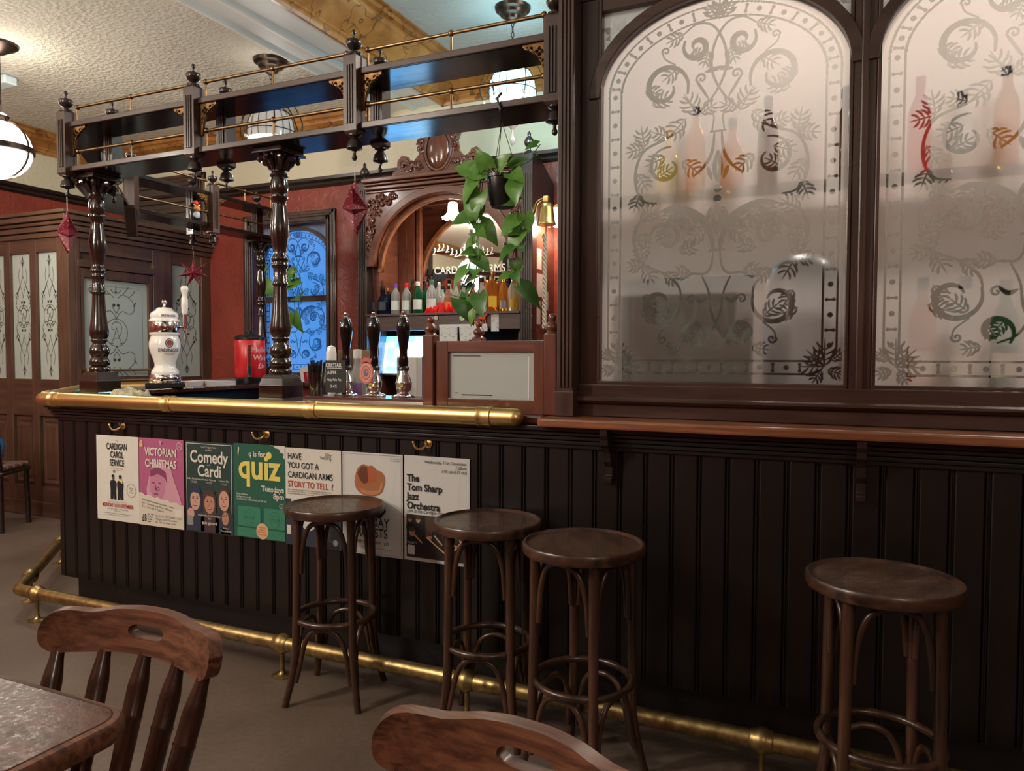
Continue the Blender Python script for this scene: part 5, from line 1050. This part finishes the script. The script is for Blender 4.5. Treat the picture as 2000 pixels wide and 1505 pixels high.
n=18; vs=[]; fs=[]
for i in range(n+1):
    for j in range(n+1):
        u,v_=i/n-.5,j/n-.5; e=min(1,(.5-max(abs(u),abs(v_)))*8); vs.append((u*.21+.01*math.sin(9*v_),v_*.13+.012*math.sin(7*u),.004+e*(.022+.010*math.sin(11*u+3)+.008*math.sin(17*v_+5*u)+(.020 if abs(u-.03)<.12 else 0)*max(0,math.cos(6*v_)))))
for i in range(n):
    for j in range(n): a=i*(n+1)+j; fs.append((a,a+1,a+n+2,a+n+1))
tag(B().add(vs,fs).build('bar_cloth',checkm(),None,60,loc=(-3.40,2.72,1.10)),'folded beige checked bar cloth beside the corner column','cloth')
GRN=plain('green_cloth',(.015,.16,.10),.8)
tag(B().box(-.09,.09,-.03,.03,0,.014).xf(Matrix.Translation((-4.08,2.96,1.10))@Matrix.Rotation(math.radians(-40),4,'Z')).build('green_bar_mat',GRN,None,bev=.005),'small green bar mat on the canted counter corner','mat')
tag(B().box(-.07,.07,-.03,.03,0,.012).xf(Matrix.Translation((-3.86,2.95,0))@Matrix.Translation((0,0,1.10))@Matrix.Rotation(math.radians(30),4,'Z')).build('green_bar_mat',GRN,None,bev=.005),'small green bar mat in front of the beer font','mat')
tag(B().box(-3.42,-2.88,2.545,2.66,1.10,1.106).build('metal_tray',plain('brushed_steel',(.5,.5,.48),.3,1),None,bev=.002),'thin grey metal drip tray lying on the counter','tray')
# ------------------------------------------------------------------ urn, leaflets, cards
ur=thing('drinks_urn','red drinks urn with a black tap and chalk lettering','urn',(-4.17,4.40,1.10),math.radians(42))
B().lathe([(.10,0),(.105,.01),(.105,.05)],24).build('base',BLACK,ur,40); B().lathe([(.108,.05),(.112,.055),(.112,.33),(.108,.335)],28).build('body',plain('red_enamel',(.55,.015,.02),.3),ur,40); B().lathe([(.114,.335),(.114,.35),(.10,.365),(.03,.38),(.03,.40),(0,.402)],24).build('lid',BLACK,ur,40)
B().box(-.016,.016,-.125,-.11,.06,.30).build('gauge',CHROME,ur,bev=.003); B().tube([(0,-.11,.07),(0,-.15,.07),(0,-.16,.05)],.016,10).tube([(0,-.145,.07),(0,-.145,.14)],.012,8).build('tap',BLACK,ur,50)
put('lettering',wrap(text_mesh('Mulled\nWine\n£6',.06,align='CENTER',shear=.1),.1135,.09),plain('chalk_pink',(.7,.5,.45),.8),ur,loc=(0,0,.24))
for i,(x,y,a) in enumerate(((-4.30,3.95,.2),(-4.22,4.12,-.3),(-4.40,4.15,.5))):
    l=B(); 
    for k in range(5): l.box(-.075,.075,-.105,.105,.0+k*.006,.005+k*.006)
    tag(l.xf(Matrix.Translation((x,y,1.10))@Matrix.Rotation(a,4,'Z')).build('leaflet_stack',plain('leaflet_paper',(.55,.5,.5),.6)),('stack of leaflets on the side counter nearest the beer font','fanned stack of leaflets in the middle of the side counter','stack of leaflets at the outer edge of the side counter')[i],'leaflets','leaflet stacks on the side counter')
tag(B().lathe([(.0,0),(.035,0),(.045,.09),(.043,.09),(.034,.005),(0,.005)],18,(-4.40,5.36,1.08)).build('red_cup',plain('red_plastic_cup',(.5,.02,.03),.3),None,40),'red plastic cup on the window sill','cup')
for i,(x,a) in enumerate(((-4.30,.5),(-4.46,-.5))): 
    o=B().box(-.05,.05,-.002,.002,0,.14).build('menu_card',WLAB,None,loc=(x,5.40,1.085)); o.rotation_euler=(math.radians(-15),a*.5,.2); tag(o,('white menu card leaning beside the red cup','tilted white card behind the red cup')[i],'card','cards on the window sill')
# trailing plant at the window
wp=thing('window_plant','trailing pothos with few leaves hanging before the blue window','plant',(-4.58,5.26,2.10))
B().lathe([(0,-.09),(.05,-.09),(.065,.02),(.06,.02)],16).build('pot',POTM,wp,40); B().tube([(0,0,.02),(0,.0,.38)],.002,5).build('hanger_wire',BLACK,wp)
for pts in ([(.0,0,.02),(.08,-.03,.05),(.17,-.02,-.05),(.22,-.02,-.22),(.20,-.02,-.33)],[(0,0,.02),(.05,-.05,.06),(.12,-.05,-.12),(.14,-.03,-.38),(.10,-.03,-.55)],[(0,0,.02),(-.1,-.03,.04),(-.2,-.02,-.05),(-.24,-.02,-.18)]): vine(wp,pts,.11,.003,1.7,first=6)
# ------------------------------------------------------------------ hand pumps
pb=thing('pump_plinth','moulded mahogany plinth under the hand pumps','plinth')
B().prism([(2.585,1.10),(2.585,1.108),(2.597,1.116),(2.60,1.13),(2.612,1.14),(2.815,1.14),(2.815,1.10)],'YZ',-2.165,-1.54).build('plinth',MX,pb,30)
def pump(x,label):
    p=thing('hand_pump',label,'beer pump',(x,2.72,1.14),group='black handled beer pumps')
    B().lathe([(.0,0),(.05,0),(.052,.004),(.045,.01),(.03,.014),(.024,.02)],24).build('flange',CHROME,p,40)
    B().lathe([(.022,.02),(.03,.03),(.034,.045),(.035,.058),(.036,.062),(.034,.066),(.028,.085),(.02,.10),(.018,.115)],24).build('chrome_body',CHROME,p,50)
    B().lathe([(.019,.113),(.024,.116),(.024,.128),(.018,.134)],20).build('ferrule',BLACK,p,50)
    B().lathe([(.018,.13),(.021,.15),(.018,.17),(.016,.19),(.020,.225),(.027,.27),(.030,.295),(.028,.315),(.020,.335),(.014,.342)],20).build('handle',BLACKG,p,60)
    B().lathe([(.014,.341),(.015,.346),(.009,.35),(.011,.357),(.010,.364),(.0,.368)],14).build('top_finial',CHROME,p,50); return p
for x,l in ((-2.025,'hand pump with a black handle behind the chalked ale sign'),(-1.877,'hand pump with a black handle behind the pink oval badge'),(-1.727,'hand pump with a black handle beside the glazed cabinet')): pump(x,l)
cs=thing('chalk_sign','black chalkboard ale sign clipped to the first hand pump','sign',(-2.09,2.658,1.155))
B().box(0,.108,0,.005,0,.142).build('board',plain('chalkboard',(.012,.012,.012),.7),cs,bev=.001); CH=plain('chalk_white',(.75,.75,.72),.8)
for s,x,z,sz,kw in (('KIRKSTALL',.004,.112,.026,dict(sx=.68,bold=.01)),('JASPER',.008,.081,.021,dict(sx=.85)),('Hazy Pale Ale',.008,.052,.0165,dict(sx=.85,shear=.1)),('3.4%',.026,.022,.019,dict(shear=.1))): put('lettering',text_mesh(s,sz,**kw),CH,cs,loc=(x,-.001,z))
B().box(.012,.09,-.0012,0,.107,.109).build('underline',CH,cs)
pc=thing('pump_clip','pink oval pump badge with a crown on the second hand pump','badge',(-1.872,2.655,1.245)); PINK=plain('salmon_pink',(.62,.22,.17),.45)
put('plate',curve_mesh([oval(0,0,.037,.047,28)],.004),PINK,pc); put('crown',curve_mesh([[(-.024,.04),(-.028,.062),(-.014,.054),(-.012,.066),(0,.06),(.012,.066),(.014,.054),(.028,.062),(.024,.04)]],.004),plain('rose_red',(.5,.1,.08),.45),pc)
put('rim',curve_mesh([oval(0,0,.034,.044,28),oval(0,0,.0325,.0425,28)],.0),plain('ink_wine',(.3,.05,.05),.4),pc,loc=(0,-.0025,0)); put('emblem',curve_mesh([oval(0,0,.022,.029,24),oval(0,0,.02,.027,24)],0),DLAB,pc,loc=(0,-.0025,0)); put('emblem',curve_mesh([oval(0,0,.013,.018,7),oval(.004,.004,.004,.006,8)],0),plain('ink_grey_blue',(.12,.12,.2),.5),pc,loc=(0,-.0027,0))
for k,ch in enumerate('BITTER ALE'): 
    a=math.radians(150-30*k*.85); o=put('lettering',text_mesh(ch,.011,align='CENTER'),plain('label_cream',(.66,.62,.52),.6),pc,loc=(.0265*math.cos(a),-.0027,.035*math.sin(a)-.003))
sg_=thing('straw_glass','tall glass packed with black straws beside the chalked sign','glass',(-2.165,2.70,1.14) if False else (-2.195,2.73,1.10))
B().lathe([(0,0),(.032,0),(.043,.14),(.041,.14),(.031,.006),(0,.006)],20).build('tumbler',THIN,sg_,40)
for k in range(26):
    a=k*2.4; q=.028*math.sqrt((k+.5)/26); B().tube([(q*math.cos(a)*.8,q*math.sin(a)*.8,.008),(q*math.cos(a)*1.45,q*math.sin(a)*1.45,.185+.012*math.sin(k*3))],.0032,6).build('straw',BLACK,sg_,60)
bottle('clear bottle with a purple label behind the pink badge',(-2.13,2.95,.94),'tall',LQ['clear_spirit'],WLAB,plain('purple_label',(.3,.15,.4),.5),'bottles on the serving worktop',0,1.3,labz=(.12,.19))
tag(B().box(-1.93,-1.82,2.98,3.06,.94,1.31).build('white_card_box',plain('off_white_card',(.5,.49,.45),.6),None,bev=.003),'tall white card box behind the last hand pump','box')
def purp():
    m,nt,b=mat('purple_swirl_print'); f=noise(nt,26,2,coords(nt,'Object'),.5,3); nt.links.new(ramp(nt,f,[(.45,(.015,.008,.02)),(.5,(.28,.06,.30)),(.55,(.015,.008,.02))]),b.inputs['Base Color']); setp(b,rough=.4); return m
tag(B().box(-1.715,-1.635,2.85,2.92,.94,1.315).build('patterned_box',purp(),None,bev=.002),'tall black box with purple swirls beside the glazed cabinet','box')
tag(B().tube([(-2.40,3.0,1.33),(-2.40,3.0,1.345)],.001,4).build('tap_spout',CHROME) if False else B().lathe([(.02,.94),(.02,1.26),(.026,1.28),(.026,1.33),(.02,1.36),(0,1.37)],14,(-2.36,3.05,0)).build('soap_dispenser',WHITE,None,50),'white pump-shaped dispenser behind the straws','dispenser')
tag(B().box(-2.36,-2.22,3.1,3.2,.94,1.345).build('cardboard_box',plain('brown_card',(.22,.12,.06),.7),None,bev=.003),'brown cardboard box behind the straws','box')
# ------------------------------------------------------------------ glazed cabinet on the counter
gc=thing('glazed_cabinet','mahogany cabinet with a cloudy glass front on the counter','cabinet')
for x0,x1,y0 in ((-1.535,-1.486,2.555),(-1.020,-.969,2.555),(-1.535,-1.486,2.98)):
    o=B().box(x0,x1,y0,y0+.05,1.10,1.40).build('post',MZ,gc,bev=.005); xc=(x0+x1)/2
    B().lathe([(.024,1.40),(.018,1.408),(.026,1.418),(.027,1.426),(.018,1.438),(.012,1.446),(.015,1.456),(.015,1.464),(.008,1.472),(0,1.474)],16,(xc,y0+.025,0)).build('finial',MZ,o,50)
B().box(-1.478,-1.425,2.565,2.595,1.10,1.375).build('stile',MZ,gc,bev=.002); B().box(-1.0625,-1.022,2.565,2.595,1.10,1.375).build('stile',MZ,gc,bev=.002); B().box(-1.43,-1.06,2.566,2.594,1.333,1.375).build('rail',MX,gc,bev=.002); B().box(-1.43,-1.06,2.566,2.594,1.10,1.152).build('rail',MX,gc,bev=.002)
MILK=gloss_mix('cloudy_glass',1,(.8,.84,.82),.15,.08,.55,(.75,.80,.78),.85); B().box(-1.427,-1.060,2.578,2.582,1.15,1.335).build('pane',MILK,gc)
for x0,x1,z0,z1 in ((-1.41,-1.29,1.316,1.3185),(-1.37,-1.24,1.165,1.168),(-1.402,-1.385,1.172,1.174)): B().box(x0,x1,2.5765,2.578,z0,z1).build('pane_scratch',BLACK,gc)
B().box(-1.088,-1.084,2.5762,2.578,1.155,1.315).build('pane_crease',WLAB,gc)
B().box(-1.53,-1.49,2.60,2.99,1.10,1.37).build('side_panel',MY,gc); B().box(-1.02,-.975,2.60,3.02,1.10,1.37).build('side_panel',MY,gc); B().box(-1.49,-1.02,2.585,3.02,1.362,1.374).build('lid',MX,gc)
tag(B().box(-1.28,-1.05,2.64,2.80,1.10,1.33).build('added_carton',plain('added_carton',(.6,.6,.54),.6)),'white carton added to pale the right of the cloudy cabinet glass','carton')  # block added inside so this part of the pane reads paler
# ------------------------------------------------------------------ bell
bl=thing('brass_bell','brass ship bell with a braided rope beside the back bar','bell',(-1.925,4.87,2.225)); BELLM=metal('bell_brass',(.35,.25,.08),(.6,.45,.18),.3,9)
B().lathe([(.066,0),(.068,.004),(.062,.02),(.056,.06),(.05,.11),(.045,.14),(.03,.152),(.012,.156)],28).build('bell',BELLM,bl,50)
B().box(-.02,.02,-.02,.02,.156,.20).build('crown_block',BELLM,bl,bev=.005); B().tube(bez([(-.01,0,.185),(-.05,.02,.185),(-.09,.04,.165),(-.115,.06,.11),(-.14,.085,.08)],5),.011,10).build('bracket',BELLM,bl,50)
rp=B(); rp.tube([(0,0,.02),(-.006,0,-.06)],.006,6).build('clapper',BELLM,bl,50); rp=B()
for s_ in (0,2.1,4.2): rp.tube([(-.012+.009*math.cos(k*.55+s_)*(1.5 if k%19<3 else 1),.009*math.sin(k*.55+s_),-.06-.0085*k) for k in range(78)],.0075,6)
rp.build('rope',plain('cream_rope',(.5,.46,.37),.9),bl,60)
# ------------------------------------------------------------------ crystal pendants
BRONZE=plain('dark_bronze',(.045,.03,.022),.35,.8)
def crystal(loc,ceil,label,s,w,col,R=.165):
    p=thing('crystal_pendant',label,'lamp',loc,group='crystal dome pendants'); E=emit('crystal_glow_%s'%s,col,s); setp(E.node_tree.nodes['Principled BSDF'],col=(.42,.42,.40),rough=.15)
    me=B().lathe([(.03,R*1.15),(R*.45,R*1.05),(R*.75,R*.8),(R*.93,R*.45),(R,0),(R*.97,-.05)],32).build('dome',E,p,60)
    for k in range(18):
        a=2*math.pi*k/18; B().tube([((q+.003)*math.cos(a),(q+.003)*math.sin(a),z) for q,z in ((.03,R*1.15),(R*.45,R*1.06),(R*.76,R*.81),(R*.94,R*.46),(R*1.01,0),(R*.98,-.05))],.0022,5).build('wire',BRONZE,p)
    for q,z in ((R*1.01,0),(R*.77,R*.80)): B().tube([((q+.005)*math.cos(2*math.pi*k/32),(q+.005)*math.sin(2*math.pi*k/32),z) for k in range(32)],.003,6,closed=True).build('hoop',BRONZE,p)
    for k in range(6):
        a=2*math.pi*k/6+.3; B().tube(bez([(.02*math.cos(a),.02*math.sin(a),R*1.6),(R*.9*math.cos(a),R*.9*math.sin(a),R*1.25),(R*1.4*math.cos(a),R*1.4*math.sin(a),R*.3),(R*1.25*math.cos(a),R*1.25*math.sin(a),-R*.4)],5),.004,6).build('arm',BRONZE,p,60)
        sw=B()
        for q in range(9):
            t=q/8; sw.ball((R*1.25*(1-t)*math.cos(a)+.03*t*math.cos(a),R*1.25*(1-t)*math.sin(a)+.03*t*math.sin(a),-R*.4-.9*R*math.sin(t*1.57)),.012,6,4)
        sw.build('crystal_swag',plain('crystal',(.75,.78,.78),.05,coat=1),p)
    B().lathe([(0,-R*2.3),(.012,-R*2.2),(.02,-R*2.0),(.01,-R*1.85),(.006,-R*1.6),(.03,-R*1.45),(.045,-R*1.3),(.02,-R*1.2)],12).build('drop',plain('crystal',(.75,.78,.78),.05,coat=1),p,50)
    h=ceil-loc[2]
    for k in range(int((h-.08-R*1.6)/.034)):
        z=R*1.62+.034*k; B().tube([((.009*math.cos(t) if k%2 else 0),(0 if k%2 else .009*math.cos(t)),z+.02+.021*math.sin(t)) for t in np.linspace(0,6.283,11)[:-1]],.0028,5,closed=True).build('chain_link',BRONZE,p,60)
    B().lathe([(.02,h-.10),(.035,h-.085),(.05,h-.08),(.055,h-.06),(.085,h-.05),(.09,h-.03),(.115,h-.02),(.12,h)],22).build('ceiling_rose',BRONZE,p,40)
    point(p,(0,0,-R*1.1),w*.75,col,.06); l=point(p,(0,0,R*1.7),w*.1,col,.1); return p
crystal((-3.76,4.2,2.895),3.4,'dim crystal dome pendant hanging behind the middle of the gantry',.12,20,(1,.95,.88))
crystal((-2.065,4.6,3.07),3.62,'brightly lit crystal dome pendant near the fluted pilaster',4,40,(.48,.9,1.0),.155)
# ------------------------------------------------------------------ bentwood bar stools
SW=stoolw('Z'); SWX=stoolw('X')
def seatmat():
    m,nt,b=mat('embossed_stool_seat'); v=coords(nt,'Object',(5,22,5)); f=noise(nt,1,6,v,.6,.8); nt.links.new(ramp(nt,f,[(.3,(.03,.014,.008)),(.7,(.10,.05,.028))]),b.inputs['Base Color']); setp(b,rough=.27,coat=.2)
    f2=noise(nt,26,4,coords(nt,'Object'),.6,2.2); bump(nt,b,f2,.9,.006); return m
SEATM=seatmat()
def make_stool():
    s=thing('bar_stool','x y z w','stool',(0,0,0),0,'bentwood bar stools along the bar'); H=.745; R=.19
    B().lathe([(R-.012,H-.034),(R-.003,H-.032),(R,H-.024),(R,H-.005),(R-.003,H),(R-.009,H+.001),(R-.013,H-.003),(R-.02,H-.009)],40).build('seat_rim',SWX,s,40)
    B().lathe([(0,H-.02),(R-.015,H-.02),(R-.015,H-.007),(R*.6,H-.008),(0,H-.009)],40).build('seat',SEATM,s,40)
    def legpt(a,z):
        r=.150+.012*(1-z/.7)+(.042*max(0,(.22-z)/.22)**1.6); return Vector((r*math.cos(a),r*math.sin(a),z))
    for k in range(4):
        a=math.pi/2*k
        B().tube([legpt(a,z) for z in (.715,.6,.45,.3,.2,.14,.08,.03,0)],[.0165,.016,.0155,.015,.015,.0145,.0135,.0125,.0125],12).build('leg',SW,s,50)
        b=a+math.pi/2
        def arch(zt,ze,ins):
            p=[]
            for t,fz_ in ((0,0),(.02,.25),(.05,.5),(.12,.74),(.22,.9),(.36,.98),(.5,1),(.64,.98),(.78,.9),(.88,.74),(.95,.5),(.98,.25),(1,0)):
                z=ze+(zt-ze)*fz_; h=math.sin(math.pi*t)
                A=legpt(a,z); Bv=legpt(b,z); q=A.lerp(Bv,.075+.85*t); q=q*(1+ins*h); q.z=z; p.append(q)
            return bez(p,3)
        B().tube(arch(.697,.50,.12),.0095,8).build('upper_arch',SW,s,50)
        B().tube(arch(.290,.09,.08),.0095,8).build('lower_arch',SW,s,50)
    B().tube([(.150*math.cos(2*math.pi*k/40),.150*math.sin(2*math.pi*k/40),.315) for k in range(40)],.0115,10,closed=True).build('foot_ring',SWX,s,50)
    return s
st=make_stool(); 
for i,(x,y,a,l) in enumerate(((-1.80,2.343,-120,'dark bentwood bar stool before the pudding poster'),(-1.142,2.343,-35,'dark bentwood bar stool overlapping the jazz poster'),(-.735,2.185,-60,'dark bentwood bar stool in the middle, behind the curved chair top'),(.095,2.16,-123,'dark bentwood bar stool standing alone below the frosted windows'))):
    if i==0: st.location=(x,y,0); st.rotation_euler=(0,0,math.radians(a)); st['label']=l
    else: copy_tree(st,None,(x,y,0),math.radians(a),l)
# ------------------------------------------------------------------ pub chairs
def make_chair():
    c=thing('pub_chair','x y z w','chair',(0,0,0),0,'spindle-back pub chairs at the table')
    OX=oak('X'); OZ=wood('dark_spindle_wood',(.022,.008,.005),(.06,.022,.011),'Z',.22,coat=.4)
    # crest: bent board, profile in (s along, z)
    Rr=.42; L=.225
    top=[(-.225,.0),(-.2245,.009),(-.223,.017),(-.220,.026),(-.214,.036),(-.205,.044),(-.195,.049),(-.18,.051),(-.155,.049),(-.13,.046),(-.105,.049),(-.075,.056),(-.03,.060),(0,.060)]; top=top+[(-a,b) for a,b in top[::-1][1:]]
    bot=[(-.225,0),(-.2245,-.010),(-.222,-.020),(-.217,-.030),(-.208,-.039),(-.197,-.045),(-.18,-.048),(-.12,-.046),(-.06,-.042),(0,-.041)]; bot=bot+[(-a,b) for a,b in bot[::-1][1:]]
    top=[(a,b*.78) for a,b in top]; bot=[(a,b*.80) for a,b in bot]
    def fz(tab,s):
        for i in range(len(tab)-1):
            if tab[i][0]<=s<=tab[i+1][0]:
                u=(s-tab[i][0])/max(1e-6,tab[i+1][0]-tab[i][0]); u=u*u*(3-2*u) if False else u; return tab[i][1]+(tab[i+1][1]-tab[i][1])*u
        return 0
    slot=lambda s: (lambda q: .0125*math.sqrt(max(0,1-q**4)))((s-.006)/.046) if abs(s-.006)<.046 else 0
    def bend(s,d,z):  # s arc position, d thickness offset (towards the sitter), z height: lean back 12 deg
        a=s/Rr; x=(Rr-d)*math.sin(a); y=-(Rr-d)*math.cos(a)+Rr   # centre lies at the back
        return (x, -y*1.0 +.0 + z*.22, z)
    ss=sorted(set([round(-.225+.45*i/60,5) for i in range(61)]+[-.04,.052,-.0385,.0505]+[q*g for q in (-1,1) for g in (.2245,.2235,.222,.219,.2155,.2115)])); th=.012; vs=[]; fs=[]; rows=[]
    for s in ss:
        zt,zb,h=fz(top,s),fz(bot,s),slot(s); c0=.008
        zz=[zb,(zb+c0-h)/2,c0-h,c0+h,(zt+c0+h)/2,zt]
        row=[]
        for d in (-th,th):
            for z in zz: row.append(len(vs)); vs.append(bend(s,d,z))
        rows.append((row,h))
    for (r0,h0),(r1,h1) in zip(rows,rows[1:]):
        for k in range(5):
            if k==2 and (h0>0 or h1>0): continue
            fs.append((r0[k],r1[k],r1[k+1],r0[k+1])); fs.append((r0[6+k],r0[7+k],r1[7+k],r1[6+k]))
        fs.append((r0[0],r0[6],r1[6],r1[0])); fs.append((r0[5],r1[5],r1[11],r0[11]))
        if h0>0 or h1>0: fs.append((r0[2],r1[2],r1[8],r0[8])); fs.append((r0[3],r0[9],r1[9],r1[3]))
    r0=rows[0][0]; r1=rows[-1][0]
    for r_ in (r0,r1):
        for k in range(5): fs.append((r_[k],r_[k+1],r_[7+k],r_[6+k]))
    cb=B(); cb.add(vs,fs); o=cb.build('crest_rail',OX,c,45,bev=.004); o.location=(0,0,.780)
    for k in range(5):
        s=-.185+.0925*k; x,y,z=bend(s,0,fz(bot,s)+.006); topp=Vector((x,y,.780+z)); bx_=s*.86; bottom=Vector((bx_*.95,-.085-.02*(1-abs(s)/.19)+ (0) ,.445)); 
        bottom.y=-.105-(abs(s)/.19)**2*.05
        d=topp-bottom; n=[]; prof=[(0,.011),(.06,.012),(.2,.0145),(.3,.0155),(.31,.017),(.325,.0155),(.5,.0165),(.62,.0165),(.63,.018),(.645,.0165),(.8,.0165),(.86,.0145),(.93,.0115),(1,.010)]
        B().tube([bottom+d*t for t,_ in prof],[q*1.15 for _,q in prof],12).build('spindle',OZ,c,60)
    B().prism([(-.20,-.19),(-.215,-.28),(-.22,-.45),(-.20,-.52),(.20,-.52),(.22,-.45),(.215,-.28),(.20,-.19),(.15,-.12),(.0,-.085),(-.15,-.12)],'XY',.415,.45).build('seat',OX,c,bev=.012)
    for sx in (-1,1):
        for y0,y1 in ((-.14,-.06),(-.46,-.52)): B().tube([(sx*.15,y0,.42),(sx*.175,(y0+y1)/2,.22),(sx*.20,y1,0)],[.015,.022,.014],10).build('leg',OZ,c,60)
    B().tube([(-.17,-.28,.2),(.17,-.28,.2)],.012,8).build('stretcher',OZ,c,60); 
    for sx in (-1,1): B().tube([(sx*.178,-.10,.2),(sx*.178,-.49,.2)],.012,8).build('stretcher',OZ,c,60)
    return c
ch=make_chair(); ch.location=(-1.218,1.009,0); ch.rotation_euler=(0,0,math.radians(3.6)); ch['label']='brown spindle-back pub chair drawn up to the table corner'
copy_tree(ch,None,(-.379,.892,0),math.radians(-8),'brown pub chair of which only the slotted top shows at the bottom edge')
# ------------------------------------------------------------------ pub table
tb=thing('pub_table','worn brown table corner with a raised dark edge','table')
def rr(x0,x1,y0,y1,r,n=8):
    p=[]
    for cx,cy,a0 in ((x1-r,y1-r,0),(x0+r,y1-r,90),(x0+r,y0+r,180),(x1-r,y0+r,270)):
        for k in range(n+1): a=math.radians(a0+90*k/n); p.append((cx+r*math.cos(a),cy+r*math.sin(a)))
    return p
def tablem():
    m,nt,b=mat('worn_table_veneer'); v=coords(nt,'Object',(3,20,20)); f=noise(nt,1,6,v,.6,.5); nt.links.new(ramp(nt,f,[(.3,(.045,.015,.006)),(.7,(.115,.045,.02))]),b.inputs['Base Color'])
    f2=noise(nt,110,4,coords(nt,'Object'),.6); rr_=nt.nodes.new('ShaderNodeMapRange'); rr_.inputs[1].default_value=.35; rr_.inputs[2].default_value=.7; rr_.inputs[3].default_value=.26; rr_.inputs[4].default_value=.42; nt.links.new(f2,rr_.inputs[0]); nt.links.new(rr_.outputs[0],b.inputs['Roughness']); setp(b,coat=0,spec=.2)
    f3=noise(nt,55,4,coords(nt,'Object'),.7); bump(nt,b,f3,.3,.002); return m
TX0,TX1,TY0,TY1=-2.25,-1.035,.10,.842
B().prism(rr(TX0+.016,TX1-.016,TY0+.016,TY1-.016,.045),'XY',.715,.742).build('top',tablem(),tb,bev=.003)
e=B(); o1=rr(TX0,TX1,TY0,TY1,.06); i1=rr(TX0+.016,TX1-.016,TY0+.016,TY1-.016,.045); n=len(o1)
lv=[(i1,.741),([((a[0]*.4+b[0]*.6),(a[1]*.4+b[1]*.6)) for a,b in zip(i1,o1)],.7395),(o1,.73),(o1,.716),([((a[0]*.5+b[0]*.5),(a[1]*.5+b[1]*.5)) for a,b in zip(i1,o1)],.704),(i1,.702)]
vs=[(x,y,z) for P_,z in lv for x,y in P_]; fs=[(i*n+k,i*n+(k+1)%n,(i+1)*n+(k+1)%n,(i+1)*n+k) for i in range(len(lv)-1) for k in range(n)]; e.add(vs,fs).build('edge_moulding',oak('X'),tb,40)
B().box(TX0+.1,TX1-.1,TY0+.1,TY1-.1,.64,.715).build('apron',oak('X'),tb,bev=.004)
cx_,cy_=(TX0+TX1)/2,(TY0+TY1)/2
B().lathe([(.05,.05),(.07,.10),(.05,.16),(.04,.3),(.055,.45),(.04,.55),(.06,.62),(.09,.645)],20,(cx_,cy_,0)).build('pedestal',oak('Z'),tb,50)
for a in (45,135,225,315):
    d=Vector((math.cos(math.radians(a)),math.sin(math.radians(a)),0)); q=Vector((cx_,cy_,0)); B().tube(bez([q+d*.04+Vector((0,0,.12)),q+d*.18+Vector((0,0,.07)),q+d*.3+Vector((0,0,.03))],4),[.03-.001*i for i in range(9)],10).build('foot',oak('X'),tb,50)
# ------------------------------------------------------------------ pendants that light the room; all but the first are unseen
def room_globe(loc,ceil,label,w,col,s=3.0,r=.19,up=.5):
    p=thing('globe_pendant',label,'lamp',loc,group='white globe pendants')
    B().ball((0,0,0),r,24,14).build('globe',emit('globe_glow_%s'%s,col,s),p,60)
    iron=plain('dark_bronze',(.045,.03,.022),.35,.8)
    b=B(); b.lathe([(r+.004,-.02),(r+.012,-.018),(r+.012,.018),(r+.004,.02)],28).build('band',iron,p,40)
    for k in range(4):
        a=math.pi*k/4*2+.4; B().tube([((r+.006)*math.cos(t)*math.cos(a),(r+.006)*math.cos(t)*math.sin(a),(r+.006)*math.sin(t)) for t in [math.radians(q) for q in range(-90,91,15)]],.006,6).build('rib',iron,p,40)
    B().lathe([(.03,r-.01),(.05,r+.01),(.06,r+.03),(.03,r+.05),(.012,r+.06),(.012,ceil-loc[2]-.03)],14).build('stem',iron,p,40)
    B().lathe([(.03,ceil-loc[2]-.07),(.06,ceil-loc[2]-.05),(.10,ceil-loc[2]-.03),(.12,ceil-loc[2]-.015),(.12,ceil-loc[2])],20).build('ceiling_rose',iron,p,40)
    point(p,(0,0,-r-.03),w*.5,col,.12); point(p,(0,0,r*.3),0.01,col,.02)
    l=bpy.data.lights.new('bulb_light','POINT'); l.energy=w*up*LAMP_K; l.color=col; l.shadow_soft_size=.1; o=bpy.data.objects.new('bulb_light',l); COL.objects.link(o); o.parent=p; o.location=(0,0,r+.12)
    return p
room_globe((-5.24,3.24,2.70),3.4,'lit white globe lamp in dark metal bands at the picture edge',80,(1,.92,.80),up=.2)
room_globe((-3.3,-.2,2.62),3.4,'lit white globe lamp over the seating in front of the canted bar',295,(1,.90,.78))
room_globe((1.7,-1.2,2.75),3.62,'added white globe fill lamp behind the camera',85,(1,.90,.78))  # added fill lamp, set where its reflection misses the panes
room_globe((-5.3,.4,2.62),3.4,'added white globe fill lamp for the porch side',140,(1,.90,.78))  # unseen lamp added to brighten the porch and the left side
